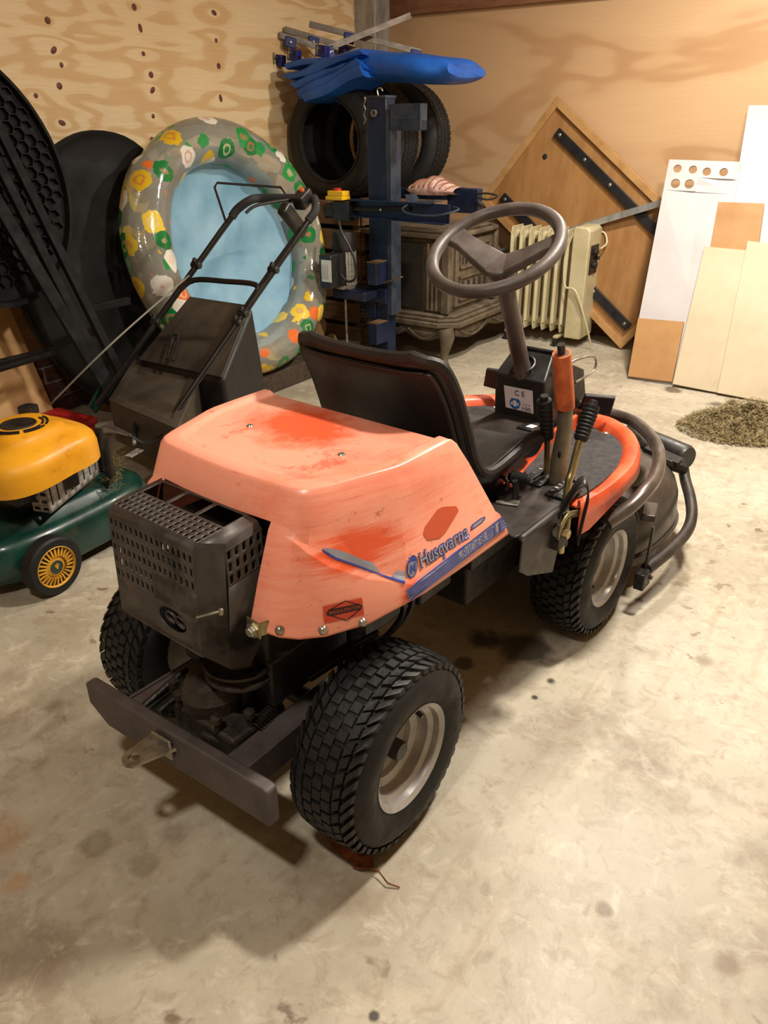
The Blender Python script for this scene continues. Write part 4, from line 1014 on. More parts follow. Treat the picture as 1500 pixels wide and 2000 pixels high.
# muffler guard (silver, slotted)
b = MB()
g0, g1 = lz(100, 1003, .215), lz(196, 925, .235)
up_ = Vector((0, 0, .10)); ug = (g1-g0); Lg = ug.length; ug.normalize()
o_ = Vector((g0.x, g0.y, .215))
b2 = MB(); slotted(b2, o_, ug, (0, 0, 1), 8, 1, Lg/8, .094, .006, .06); 
b.add(b2.v, b2.f); ng = Vector((-ug.y, ug.x, 0)); 
if ng.y > 0: ng = -ng
b.add([o_+up_*.94, o_+ug*Lg+up_*.94, o_+ug*Lg+up_*1.1+ng*.05, o_+up_*1.1+ng*.05], [(0, 1, 2, 3)])
b2 = MB(); slotted(b2, o_+ng*.06, -ng, (0, 0, 1), 2, 4, .03, .0235, .02, .008); b.add(b2.v, b2.f)
b.build('muffler_guard', K['alloy'], mower, solid=.002, weld=.0004)
MB().box((o_.x-.0, o_.y, .2), (o_.x+.001, o_.y+.001, .201)) 
MB().cbox(o_+ug*Lg*.5+ng*.035+Vector((0, 0, .045)), (Lg*.8, .04, .06), rz=math.atan2(ug.y, ug.x)).build('muffler', K['black_oily'], mower, bevel=.008)
# cutting height lever, dead grass, tank neck
hl = lz(262, 868, .20); ht = lz(266, 818, .26)
lv = MB().cyl(hl, ht, .007, 10).build('height_lever', K['alloy'], mower)
MB().cyl(hl.lerp(ht, .25), ht+(ht-hl)*.15, .010, 10).build('grip', K['rubber'], lv)
MB().cbox(lz(262, 885, .195), (.07, .03, .006), rz=.2).build('lever_plate', K['alloy'], mower, bevel=.001)
MB().lathe([(.022, 0), (.022, .03), (.03, .03), (.03, .05), (.02, .054), (0, .054)], 16, Matrix.Translation(lz(58, 812, .42)-Vector((0, 0, .02)))).build('fuel_cap', K['plastic_black'], mower)
for px_, py_ in ((205, 870), (190, 850)): 
    q = lz(px_, py_, .33); MB().tube([q+Vector((0, 0, -.12)), q+Vector((0, 0, -.04)), q+Vector((-.01, 0, .02))], [.016, .014, .012], 10).build('breather_tube', K['black_oily'], mower)
b = MB()
for q in range(260):
    c_ = lz(random.gauss(222, 9), random.gauss(925, 14), .205); a = random.uniform(0, 6.3); L_ = random.uniform(.006, .02)
    d = Vector((math.cos(a)*L_, math.sin(a)*L_, random.uniform(-.004, .012))); b.bar(c_+Vector((0, 0, random.uniform(.004, .03))), c_+d+Vector((0, 0, .012)), .0018, .001)
tag(b.build('dried_grass', K['straw'], mower, smooth=0), kind='stuff')
# rear housing, flap, catcher
F = [lz(212, 782, .30), lz(345, 838, .30), lz(392, 728, .36), lz(262, 702, .36)]
b = MB(); b.prism(F, (0, 0, -.03))
zf = F
b = MB(); b.add(F+[p_+Vector((0, 0, -.16)) for p_ in F], [(0, 1, 2, 3), (0, 1, 5, 4), (1, 2, 6, 5), (2, 3, 7, 6), (3, 0, 4, 7)])
flap = b.build('discharge_flap', K['catcher_black'], mower, bevel=.012, bseg=3)
cen = (F[0]+F[1]+F[2]+F[3])/4
ins = [p_.lerp(cen, .26) for p_ in F]; nf = (F[1]-F[0]).cross(F[3]-F[0]).normalized(); nf = nf if nf.z > 0 else -nf
b = MB(); out_ = [p_.lerp(cen, .16)+nf*.006 for p_ in F]; b.add([p_+nf*.001 for p_ in F]+out_+[p_-nf*.0+nf*.0005 for p_ in ins], [(0, 1, 5, 4), (1, 2, 6, 5), (2, 3, 7, 6), (3, 0, 4, 7), (4, 5, 9, 8), (5, 6, 10, 9), (6, 7, 11, 10), (7, 4, 8, 11)])
b.build('flap_rim', K['catcher_black'], flap, smooth=30, bevel=.002)
T = [lz(350, 700, .40), lz(468, 722, .40), lz(497, 592, .60), lz(372, 580, .60)]
T = [lz(268, 706, .37), lz(436, 742, .37), lz(494, 597, .585), lz(372, 579, .585)]
Bm = [Vector((p_.x-.02, p_.y, .10)) for p_ in (T[0], T[1])]+[Vector((T[2].x-.06, T[2].y, .09)), Vector((T[3].x-.06, T[3].y, .09))]
b = MB(); b.add(T+Bm, [(0, 1, 2, 3), (0, 1, 5, 4), (2, 3, 7, 6), (3, 0, 4, 7), (1, 2, 6, 5), (4, 5, 6, 7)])
cat = b.build('grass_catcher', K['catcher_side'], mower, bevel=.02, bseg=4)
nt = (T[1]-T[0]).cross(T[3]-T[0]).normalized(); nt = nt if nt.z > 0 else -nt
cen = sum(T, Vector())/4
MB().prism([p_.lerp(cen, .03)+nt*.002 for p_ in T], nt*.006).build('catcher_lid', K['catcher_black'], cat, bevel=.004)
hA, hB = lz(335, 706, .405), lz(352, 663, .46)
hs = (T[1]-T[0]).normalized()*.016
MB().tube([hA-hs+nt*.01, (hA-hs).lerp(hB-hs, .9)+nt*.025, hB+nt*.03, (hA+hs).lerp(hB+hs, .9)+nt*.025, hA+hs+nt*.01], .0045, 8, sm=4).build('catcher_handle', K['plastic_black'], cat)
MB().cbox(lz(262, 838, .20), (.10, .26, .01), ry=.1).build('rear_plate', K['alloy'], mower, bevel=.002)
MB().bar(lz(180, 800, .22), lz(210, 745, .30), .012, .05).build('handle_bracket', K['deck_green'], mower, bevel=.003)
MB().bar(lz(305, 850, .20), lz(340, 800, .28), .012, .05).build('handle_bracket', K['deck_green'], mower, bevel=.003)
# handle
HL0, HL1 = lz(188, 792, .27), lz(470, 400, .950)
HR0, HR1 = lz(325, 832, .27), lz(622, 402, .950)
ML, MR = HL0.lerp(HL1, .60), HR0.lerp(HR1, .60)
hd = MB().tube([HL0, ML, HL1-(HL1-HL0)*.04, HL1+Vector((-.02, .03, .015)), HL1.lerp(HR1, .18)+Vector((-.045, 0, .02)), HL1.lerp(HR1, .5)+Vector((-.048, 0, .02)), HR1.lerp(HL1, .18)+Vector((-.045, 0, .02)), HR1+Vector((-.02, -.03, .015)), HR1-(HR1-HR0)*.04, MR, HR0], .011, 12, sm=3).build('handle', K['handle_black'], mower)
tp_ = [HL1-(HL1-HL0)*.06, HL1-(HL1-HL0)*.02, HL1+Vector((-.02, .03, .015)), HL1.lerp(HR1, .18)+Vector((-.045, 0, .02)), HL1.lerp(HR1, .5)+Vector((-.048, 0, .02)), HR1.lerp(HL1, .18)+Vector((-.045, 0, .02)), HR1+Vector((-.02, -.03, .015)), HR1-(HR1-HR0)*.02, HR1-(HR1-HR0)*.07]
MB().tube(tp_, .0155, 12, sm=4).build('foam_grip', K['foam'], hd)
MB().tube([ML-(HL1-HL0)*.02, ML.lerp(MR, .10)+(HL1-HL0)*.035, ML.lerp(MR, .5)+(HL1-HL0)*.04, ML.lerp(MR, .90)+(HL1-HL0)*.035, MR-(HR1-HR0)*.02], .010, 10, sm=4).build('crossbar', K['handle_black'], hd)
bw = [lz(440, 430, .915), lz(419, 366, 1.01), lz(424, 357, 1.02), lz(548, 366, 1.0), lz(566, 392, .965)]
MB().tube(bw, .0045, 8).build('bail_bar', K['handle_black'], hd)
cb_ = HR1.lerp(HL1, .26)+Vector((-.03, 0, .02))
cbx = MB().cbox(cb_, (.07, .05, .05), ry=.5).build('control_box', K['plastic_black'], hd, bevel=.006)
MB().cyl(cb_+Vector((.0, .0, .024)), cb_+Vector((.004, 0, .034)), .010, 12).build('knob', K['grip_orange'], cbx)
MB().tube([cb_+Vector((0, -.03, 0)), lz(505, 400, .955), lz(480, 416, .93)], .006, 8, sm=4).build('throttle_arm', K['plastic_black'], cbx)
bx_ = lz(572, 430, .90)
MB().cbox(bx_, (.15, .04, .05), ry=R(-43)).build('gear_case', K['plastic_black'], hd, bevel=.01)
for f_, H0, H1 in ((.42, HL0, HL1), (.70, HL0, HL1), (.46, HR0, HR1), (.70, HR0, HR1), (.50, HR0, HR1)):
    c_ = H0.lerp(H1, f_); k_ = MB().cyl(c_+Vector((0, .02, .004)), c_+Vector((0, -.02, .004)), .013, 10).cbox(c_+Vector((0, 0, .016)), (.03, .014, .02), ry=-.7).build('clamp_knob', K['plastic_black'], hd, bevel=.003)
for s_, e_ in ((HR1-(HR1-HR0)*.10, HR0), (HR1-(HR1-HR0)*.14, HR0+Vector((.02, .02, 0)))):
    MB().tube([s_+Vector((0, -.016, 0)), s_.lerp(e_, .35)+Vector((0, -.018, .004)), s_.lerp(e_, .7)+Vector((.0, -.03, -.02)), e_+Vector((.04, -.01, -.03)), lz(250, 850, .27)], .003, 6, sm=6).build('control_cable', K['plastic_black'], mower)
MB().tube([lz(100, 790, .40), lz(118, 770, .44), lz(230, 660, .60), HL0.lerp(HL1, .66)], .0032, 6, sm=5).build('starter_cord', K['cable_grey'], mower)

# ================================================================== things along the left wall
mat('pool_blue', S(136, 178, 202), S(114, 160, 188), .6, ns=4, dirt=S(96, 140, 170), dlo=.62, dhi=.85, ds=5)
mat('beam_wood', S(74, 60, 46), S(50, 40, 32), .8, ns=9, st=(1, 8, 8), bump=.4, bs=60)
mat('black_sheet', S(15, 15, 14), S(24, 23, 21), .7, spec=.3, ns=4, dirt=S(44, 41, 38), dlo=.62, dhi=.85, ds=3)
mat('black_matt', S(13, 13, 14), S(20, 20, 20), .72, spec=.25, ns=14)
mat('chipboard', S(206, 164, 112), S(186, 142, 92), .6, ns=7, st=(3, 1, 1))
# pool tube: clear vinyl with printed fruit
t = NT('printed_vinyl'); ob = t.tc.outputs['Object']
vt = t.vor(9.5); wb = t.noise(30, 3)
dist = t.math('ADD', vt.outputs['Distance'], t.math('MULTIPLY', t.math('SUBTRACT', wb, .5), .35))
mask = t.ramp(dist, [(.44, 1), (.47, 0)])
sep = t.n.new('ShaderNodeSeparateColor'); t.link(vt.outputs['Color'], sep.inputs[0])
pal = t.ramp(sep.outputs[0], [(0, S(28, 118, 60)), (.22, S(214, 176, 40)), (.40, S(226, 222, 210)), (.58, S(40, 140, 70)), (.70, S(222, 110, 50)), (.80, S(230, 200, 70)), (.9, S(214, 210, 200))], 'CONSTANT')
ring = t.ramp(dist, [(.12, 0), (.15, 1), (.22, 1), (.25, 0)])
colr = t.mix(t.math('MULTIPLY', ring, .55), pal, t.mix(sep.outputs[1], S(236, 226, 190), S(190, 70, 50)))
t.link(colr, t.b.inputs['Base Color']); t.b.inputs['Roughness'].default_value = .18
tr_ = t.n.new('ShaderNodeBsdfTransparent'); tr_.inputs[0].default_value = (.86, .86, .82, 1)
gl = t.n.new('ShaderNodeBsdfGlossy'); gl.inputs['Roughness'].default_value = .10; gl.inputs[0].default_value = (.9, .9, .88, 1)
df = t.n.new('ShaderNodeBsdfDiffuse'); df.inputs[0].default_value = S(206, 202, 188)
fr_ = t.n.new('ShaderNodeFresnel'); fr_.inputs[0].default_value = 1.45
m0 = t.n.new('ShaderNodeMixShader'); m0.inputs[0].default_value = .34; t.link(tr_.outputs[0], m0.inputs[1]); t.link(df.outputs[0], m0.inputs[2])
m1 = t.n.new('ShaderNodeMixShader'); t.link(fr_.outputs[0], m1.inputs[0]); t.link(m0.outputs[0], m1.inputs[1]); t.link(gl.outputs[0], m1.inputs[2])
m2 = t.n.new('ShaderNodeMixShader'); t.link(mask, m2.inputs[0]); t.link(m1.outputs[0], m2.inputs[1]); t.link(t.b.outputs[0], m2.inputs[2])
t.link(m2.outputs[0], t.out.inputs['Surface'])
bn = t.n.new('ShaderNodeBump'); bn.inputs['Strength'].default_value = .25; bn.inputs['Distance'].default_value = .01
t.link(t.noise(14, 3), bn.inputs['Height']); t.link(bn.outputs[0], gl.inputs['Normal']); t.link(bn.outputs[0], t.b.inputs['Normal'])
M_VINYL = t.m
# plank under the pool
pb0, pb1 = Vector(rm(.60, 2.55)), Vector(rm(.60, 1.15))
o = MB().box((-.06, -.62, 0), (.06, .62, .10)).build('plank', K['beam_wood'], None, bevel=.006); o.location = rm(.60, 1.85); o.rotation_euler = (0, 0, RA)
tag(o, 'dark dirty timber beam on the floor under the paddling pool', 'beam')
pool = empty('paddling_pool', rm(.60, 1.98, .10), rot=(0, 0, 0))
tag(pool, 'round inflatable paddling pool with clear fruit-print ring and blue floor, stood on edge', 'paddling pool')
lean = R(15); PX = WB.copy(); PY = Vector((-WA.x*math.sin(lean), -WA.y*math.sin(lean), math.cos(lean))); PN = PX.cross(PY).normalized()
if PN.dot(WA) < 0: PN = -PN
PC = PY*.585; RJ, RM_ = .487, .098
rows = []
for q in range(72):
    a = q*2*math.pi/72; d = PX*math.cos(a)+PY*math.sin(a)
    sq = 1+.03*math.sin(3*a+.6)+.02*math.sin(5*a)
    rows.append([PC+d*(RJ*1.0+RM_*sq*math.cos(w_))*(1.03 if abs(math.cos(a)) > .7 else 1.0)+PN*(RM_*1.05*sq*math.sin(w_)+.05) for w_ in [k_*2*math.pi/22 for k_ in range(22)]])
b = MB(); b.grid(rows+[rows[0]], True); b.build('inflatable_ring', M_VINYL, pool, smooth=80, weld=.0005)
rows = []
for i in range(15):
    f_ = i/14; row = []
    for q in range(72):
        a = q*2*math.pi/72; d = PX*math.cos(a)+PY*math.sin(a)
        x, y = math.cos(a)*f_, math.sin(a)*f_
        dep = -.035+.10*f_**6+.014*math.sin(7*y-3*x+2*math.sin(3*x))*(1-f_**4)*(1.4 if y < 0 else .5)+.010*math.sin(13*(y+.5*x)+4*x*x)*(1-f_**6)+.004*math.sin(23*x+9*y)
        row.append(PC+d*(RJ*f_*.94)+PN*dep)
    rows.append(row)
MB().grid(rows, True).build('pool_floor', K['pool_blue'], pool, smooth=80)
# black sheet cover behind the pool
cv = empty('sheet_cover', rm(.22, 2.46, 0))
rows = []
for i in range(14):
    f_ = i/13; row = []
    for q in range(64):
        a = q*2*math.pi/64; x, z = math.cos(a), math.sin(a)
        rr_ = f_*(.50+.02*math.sin(3*a+1))
        dep = .03*(1-f_*f_)+.016*abs(math.sin(4*f_*x+2.5*z*f_+.6))+.012*abs(math.sin(6*f_*z-3*x*f_))+(.03 if f_ < .9 else 0)
        row.append(WB*(rr_*x*.95)+Vector((0, 0, .60+rr_*z*1.18))+WA*(dep-.16*(rr_*z)))
    rows.append(row)
MB().grid(rows, True).build('cover_sheet', K['black_sheet'], cv, smooth=70, solid=-.03)
MB().tube([r_ + WA*0 for r_ in rows[-1]], .018, 8, closed=True).build('hem', K['black_sheet'], cv)
tag(cv, 'round black sheet cover leaning on the plywood beside the paddling pool', 'cover')
# round black plastic table top with honeycomb underside
TPC = pl(-62, 345, rm(.34, 0), WA); TPC = Vector(TPC)
tt = empty('round_table', (TPC.x, TPC.y, 0))
TR = .37; cz_ = TPC.z; tlean = .22
def tp(u_, v_, w_): return WB*u_+Vector((0, 0, cz_+v_*math.cos(tlean)))+WA*(w_-v_*math.sin(tlean))
b = MB(); rows = []
for rr_, w_ in ((.02, 0), (TR*.97, 0), (TR, .002), (TR, .032), (TR*.965, .034), (TR*.955, .006), (.02, .006)):
    rows.append([tp(rr_*math.cos(a), rr_*1.22*math.sin(a), w_) for a in [q*2*math.pi/64 for q in range(64)]])
b.grid(rows, True); top = b.build('table_top', K['black_matt'], tt, smooth=40)
b = MB(); hs_ = .026
for i in range(-16, 17):
    for j in range(-22, 23):
        u_ = i*hs_*1.5; v_ = (j+(.5 if i % 2 else 0))*hs_*1.732
        if (u_/TR)**2+(v_/(TR*1.22))**2 > .80: continue
        for k_ in range(3):
            a0, a1 = k_*math.pi/3, (k_+1)*math.pi/3
            p0 = (u_+hs_*math.cos(a0), v_+hs_*math.sin(a0)); p1 = (u_+hs_*math.cos(a1), v_+hs_*math.sin(a1))
            b.bar(tp(p0[0], p0[1], .015), tp(p1[0], p1[1], .015), .004, .018, WA)
tag(b.build('honeycomb_ribs', K['black_matt'], top, smooth=0), kind='stuff')
for du in (-.02, .05):
    MB().bar(tp(-.06+du, .50, .045), tp(-.26+du, -.88, .16), .035, .025, WA).build('leg', K['black_matt'], tt, bevel=.003)
MB().bar(tp(.06, .30, .05), tp(-.19, -.86, .17), .05, .02, WA).build('leg', K['black_matt'], tt, bevel=.003)
MB().bar(tp(-.24, -.5, .10), tp(-.44, -.5, .10), .03, .02, WA).build('stretcher', K['black_matt'], tt, bevel=.003)
tag(tt, 'round black plastic table with honeycomb underside and folded black legs', 'table')
# chipboard panel, steel tubes, red crate
pnl = [wallL(76, 800, .20), wallL(30, 520, .14)]
o = empty('chipboard_panel', rm(.20, 3.22, 0))
MB().prism([WB*-.34+WA*.0, WB*.4, WB*.4+Vector((0, 0, .66))-WA*.1, WB*-.26+Vector((0, 0, .66))-WA*.1], WA*.018).build('board', K['chipboard'], o, bevel=.002)
tag(o, 'plain light brown chipboard panel leaning on the left plywood wall', 'board')
for k_, (y0, y1) in enumerate(((708, 686), (722, 693))):
    a = pl(-60, y0+14, rm(.62, 0), WA); c_ = pl(105-k_*20, y1-4, rm(.40, 0), WA)
    if k_: a = pl(-60, y0+16, rm(.66, 0), WA); c_ = pl(112, y1-6, rm(.46, 0), WA)
    o = MB().tube([Vector(a)-Vector(a), Vector(c_)-Vector(a)], .012, 12).build('steel_tube', K['handle_black'], None); o.location = a
    tag(o, ('upper of two thin black steel tubes before the chipboard panel', 'lower of two thin black steel tubes before the chipboard panel')[k_], 'tube', 'black tubes by the chipboard')
rc = gz(112, 792, .17)
o = empty('plastic_crate', (rc.x, rc.y, 0), R(58))
MB().box((-.08, -.12, 0), (.08, .12, .10)).build('crate_body', K['red_plastic'], o, bevel=.01)
MB().box((-.09, -.13, .085), (.09, .13, .115)).build('crate_rim', K['red_plastic'], o, bevel=.008)
tag(o, 'small red plastic crate behind the yellow engine of the push mower', 'crate')
# ================================================================== things by the corner
def pbw(x, y, b): return Vector(wallR(x, y, b))
def rempty(name, a, b, z=0.0, rz=0): return empty(name, rm(a, b, z), RA+rz)
# inside a room-aligned empty: local x = a, local -y = b
mat('iron_dusty', S(106, 93, 75), S(80, 69, 55), .75, .1, ns=12, dirt=S(130, 116, 94), dlo=.5, dhi=.8, ds=7, bump=.3, bs=80)
mat('iron_dark', S(52, 46, 40), S(38, 34, 30), .7, .2, ns=14, dirt=S(86, 76, 62), dlo=.58, dhi=.85)
mat('blue_paint', S(22, 36, 66), S(16, 26, 48), .4, .1, ns=9, dirt=S(66, 62, 58), dlo=.60, dhi=.85)
mat('blue_worn', S(62, 72, 86), S(40, 50, 66), .5, .3, ns=12)
mat('tyre_rubber', S(34, 33, 33), S(26, 26, 26), .7, ns=16, bump=.2, bs=90)
mat('tarp_blue', S(28, 96, 190), S(20, 78, 164), .42, ns=7, dirt=S(24, 50, 100), dlo=.66, dhi=.9, ds=20)
mat('clamp_blue', S(26, 40, 120), S(20, 30, 96), .4, ns=12)
mat('bar_steel', S(128, 118, 108), S(100, 92, 84), .45, .6, ns=14)
mat('cloth_pink', S(206, 172, 160), S(150, 110, 104), .9, ns=30, bump=.6, bs=90)
mat('switch_yellow', S(238, 188, 30), None, .4, rv=0); mat('switch_red', S(200, 50, 40), None, .4, rv=0)
mat('radiator_cream', S(206, 196, 160), S(190, 178, 140), .4, ns=8, dirt=S(140, 124, 90), dlo=.6, dhi=.85, ds=6)
mat('veneer', S(168, 124, 76), S(150, 106, 60), .5, ns=5, st=(3, 3, .6), dirt=S(140, 92, 48), dlo=.6, dhi=.85)
mat('veneer_edge', S(188, 146, 94), S(168, 124, 74), .5, ns=9)
mat('bar_black', S(26, 27, 32), S(36, 36, 40), .4, ns=14)
mat('board_white', S(198, 194, 195), S(188, 184, 187), .45, ns=3)
mat('board_offwhite', S(204, 190, 162), S(192, 176, 146), .5, ns=3, dirt=S(166, 148, 116), dlo=.58, dhi=.85, ds=4)
mat('mdf_brown', S(178, 134, 82), S(166, 122, 74), .6, ns=6)
mat('crate_wood', S(112, 84, 54), S(84, 62, 40), .8, ns=8, st=(1, 1, 7), bump=.3)
mat('bark', S(104, 84, 62), S(70, 54, 40), .9, ns=20, bump=.6, bs=50)
mat('log_end', S(170, 140, 98), S(140, 112, 76), .8, ns=16)
mat('clippings', S(146, 130, 92), S(104, 92, 62), .95, ns=40)

# ---- crate that carries the tyres
cr = rempty('wooden_crate', .30, .68)
for s in (-1, 1):
    for q in (-1, 1): MB().cbox((s*.23, q*.36, .41), (.05, .05, .82)).build('post', K['crate_wood'], cr, bevel=.003)
for k_ in range(6):
    z = .08+k_*.135
    for s in (-1, 1):
        MB().cbox((0, s*.395, z), (.52, .016, .11)).build('slat', K['crate_wood'], cr, bevel=.002)
        MB().cbox((s*.265, 0, z), (.016, .77, .11)).build('slat', K['crate_wood'], cr, bevel=.002)
for k_ in range(5): MB().cbox((-.216+k_*.108, 0, .81), (.100, .80, .02)).build('lid_board', K['crate_wood'], cr, bevel=.002)
tag(cr, 'brown slatted wooden crate under the stack of car tyres', 'crate')
# ---- car tyres standing on the crate
def car_tyre(Rr, W):
    h = W/2; M = Matrix.Rotation(R(90), 4, 'X')
    pr_ = [(Rr*.67, h-.025), (Rr*.69, h-.008), (Rr*.75, h), (Rr*.86, h+.004), (Rr*.94, h-.010), (Rr*.985, h-.028), (Rr, h*.5), (Rr*1.003, 0)]
    pr_ = pr_+[(r_, -y) for r_, y in pr_[-2::-1]]
    inner = [(Rr*.66, -h+.025), (Rr*.70, -h+.02), (Rr*.88, -h+.012), (Rr*.95, -h*.4), (Rr*.95, h*.4), (Rr*.88, h-.012), (Rr*.70, h-.02)]
    t_ = MB().lathe(pr_+inner, 56, M, closed=True).build('car_tyre', K['tyre_rubber'], None, smooth=50)
    b = MB()
    for y in (-.055, -.02, .02, .055):
        for q in range(60):
            a0 = q*2*math.pi/60+y; a1 = a0+2*math.pi/60*.8; w_ = .014
            V = []
            for rr_ in (Rr*.99, Rr*1.012):
                for yy, aa in ((y-w_, a0), (y+w_, a0), (y+w_, a1), (y-w_, a1)): V.append((rr_*math.cos(aa), yy, rr_*math.sin(aa)))
            b.add(V, [(4, 5, 6, 7), (0, 1, 5, 4), (1, 2, 6, 5), (2, 3, 7, 6), (3, 0, 4, 7)])
    tag(b.build('tread', K['tyre_rubber'], t_, smooth=0), kind='stuff')
    MB().tube([(Rr*.70*math.cos(a), -h-.0, Rr*.70*math.sin(a)) for a in [q*2*math.pi/40 for q in range(40)]], .004, 6, closed=True).build('bead', K['tyre_rubber'], t_)
    return t_
TY = .298
t1 = car_tyre(TY, .20); t1.location = rm(.325, .93, .826+TY); t1.rotation_euler = (0, 0, RA)
tag(t1, 'worn black car tyre in front, its open side facing the room, under the blue tarp', 'tyre', 'car tyres on the crate')
t2 = link_copy(t1); t2.location = rm(.375, .715, .826+TY); t2.rotation_euler = (0, R(90), RA)
tag(t2, 'black car tyre squeezed between two other tyres under the blue tarp', 'tyre', 'car tyres on the crate')
t3 = link_copy(t1); t3.location = rm(.455, .50, .826+TY); t3.rotation_euler = (0, R(180), RA)
tag(t3, 'black car tyre at the back of the row, its tread towards the plywood', 'tyre', 'car tyres on the crate')
# ---- folded blue tarp draped over the tyres
tp_ = rempty('folded_tarp', .42, .78, 1.40)
inv = (Matrix.Translation(tp_.location) @ Matrix.Rotation(RA, 4, 'Z')).inverted()
def tl_(x, y, b): return inv @ pbw(x, y, b)
FB = 1.10
# thick rolled body
secs = []
xs_ = [(690, 97, 158), (715, 96, 158), (750, 97, 160), (790, 100, 163), (820, 105, 164), (845, 107, 162), (858, 112, 157), (864, 120, 148)]
for x, yt, yb3 in xs_:
    P0, P1 = tl_(x, yt, FB), tl_(x, yb3, FB); h_ = (P0.z-P1.z)/2; c_ = (P0+P1)/2; sec = []
    for q in range(20):
        a = q*2*math.pi/20; ca, sa = math.cos(a), math.sin(a)
        sy = math.copysign(abs(ca)**.6, ca); sz = math.copysign(abs(sa)**.75, sa)
        sec.append(Vector((c_.x+.006*math.sin(3*a+x), c_.y+.24-.24*sy*(1 if x < 840 else .8), c_.z+h_*sz+.003*math.sin(5*a+x*.05))))
    secs.append(sec)
b = MB(); b.grid(secs, True); b.add(secs[0], [tuple(range(20))]); b.add(secs[-1], [tuple(range(20))])
b.build('tarp_roll', K['tarp_blue'], tp_, smooth=50, sub=1)
# folded leaves fanning out to the left
leaves = (((556, 122), (700, 97), (712, 110), (560, 136), .0), ((549, 147), (640, 112), (712, 108), (566, 158), .02), ((562, 158), (660, 122), (714, 120), (580, 172), .01), ((579, 172), (690, 112), (716, 138), (588, 196), .03), ((586, 180), (700, 120), (712, 150), (597, 204), .045))
for kk, (q0, q1, q2, q3, db) in enumerate(leaves):
    c4 = [tl_(x, y, FB+db) for x, y in (q0, q1, q2, q3)]
    rows = []
    for i in range(13):
        u_ = i/12; tpz = c4[0].lerp(c4[1], u_); bt = c4[3].lerp(c4[2], u_)
        wv = .006*math.sin(8*u_+kk*2)
        row = []
        for v_, dy in ((.0, .30), (.0, .02), (.25, -.006), (.6, -.008), (.9, -.002), (1, .02), (1, .30)):
            p_ = tpz.lerp(bt, v_)+Vector((0, dy*(1 if dy > .1 else 1), wv)); row.append(p_)
        rows.append(row)
    b = MB(); b.grid(rows, True); b.add(rows[0], [tuple(range(7))]); b.add(rows[-1], [tuple(range(7))])
    b.build('fold', K['tarp_blue'], tp_, smooth=45)
tag(tp_, 'folded bright blue tarpaulin lying over the row of car tyres', 'tarp')
# ---- bar clamps on the tarp
def clamp(name, p0, p1, jaws, label, th=.03):
    p0, p1 = Vector(p0), Vector(p1); o = empty(name, p0); d = p1-p0
    MB().bar((0, 0, 0), d, .012, th).build('bar', K['bar_steel'], o, bevel=.001)
    dn = d.normalized(); sd = dn.cross(Vector((0, 0, 1))).normalized()
    for f_ in jaws:
        c_ = d*f_; j = MB().bar(c_-dn*.03+Vector((0, 0, -.02)), c_+dn*.03+Vector((0, 0, -.02)), .035, .05).build('jaw', K['clamp_blue'], o, bevel=.004)
        MB().cyl(c_+Vector((0, 0, -.02))+sd*.03, c_+Vector((0, 0, -.02))-sd*.03, .006, 8).build('screw', K['zinc'], j)
        MB().bar(c_+Vector((0, 0, -.02))-sd*.03-dn*.02, c_+Vector((0, 0, -.02))-sd*.03+dn*.02, .004, .004).build('tommy_bar', K['zinc'], j)
    return tag(o, label, 'clamp', 'bar clamps on the tarp')
bb = .95
clamp('bar_clamp', pbw(545, 68, 1.02), pbw(720, 122, .66), (.12, .55), 'steel bar clamp with blue jaws, lowest of the bundle on the blue tarp')
clamp('bar_clamp', pbw(555, 57, .98), pbw(740, 112, .62), (.30, .62), 'steel bar clamp with blue jaws lying second in the bundle on the tarp')
clamp('bar_clamp', pbw(604, 47, .92), pbw(822, 102, .52), (.35, .95), 'steel bar clamp with one blue jaw past the right tyre, under the slanted bar')
clamp('bar_clamp', pbw(802, 30, .60), pbw(636, 96, 1.00), (.97,), 'steel bar clamp lying slanted across the other clamps, one end in the air')
for x, y in ((545, 118), (575, 108), (630, 100)):
    c_ = pbw(x, y, 1.03); o = empty('clamp_head', c_, RA)
    MB().cbox((0, 0, 0), (.07, .04, .055), ry=.15).build('head_body', K['clamp_blue'], o, bevel=.004)
    MB().cyl((.0, -.045, .01), (.0, .03, .01), .007, 8).build('spindle', K['zinc'], o)
    MB().bar((-.005, -.042, -.018), (.005, -.042, .035), .005, .005).build('tommy_bar', K['zinc'], o)
    tag(o, {545: 'loose blue clamp head at the outer end of the folded tarp', 575: 'loose blue clamp head between two others on the tarp', 630: 'loose blue clamp head next to the slanted steel bar'}[x], 'clamp', 'loose clamp heads on the tarp')

# ---- wood stove (its corner at a = 1.14, b = 1.08)
SA, SB = 1.14, 1.08
st = rempty('wood_stove', SA, SB)
# local: body x in [-.54, 0], y in [0, .56]
mI = K['iron_dusty']
body = MB().box((-.52, .02, .27), (-.02, .54, .66)).build('body', mI, st, bevel=.012)
MB().prism([(-.56, -.02, .665), (-.04, -.02, .665), (.02, .04, .665), (.02, .52, .665), (-.04, .58, .665), (-.56, .58, .665)], (0, 0, .025)).build('top_plate', mI, st, bevel=.008)
MB().prism([(-.52, .01, .69), (-.05, .01, .69), (-.01, .05, .69), (-.01, .50, .69), (-.52, .50, .69)], (0, 0, .014)).build('top_rim', mI, st, bevel=.006)
for k_, (z0, z1, ex) in enumerate(((.205, .235, .06), (.235, .255, .045), (.255, .275, .03))):
    MB().prism([(-.56, -ex*.6, z0), (-.04, -ex*.6, z0), (ex, .04, z0), (ex, .86-k_*.02, z0), (ex-.05, .90-k_*.02, z0), (-.56, .90-k_*.02, z0)], (0, 0, z1-z0)).build('base_moulding', mI, st, bevel=.006)
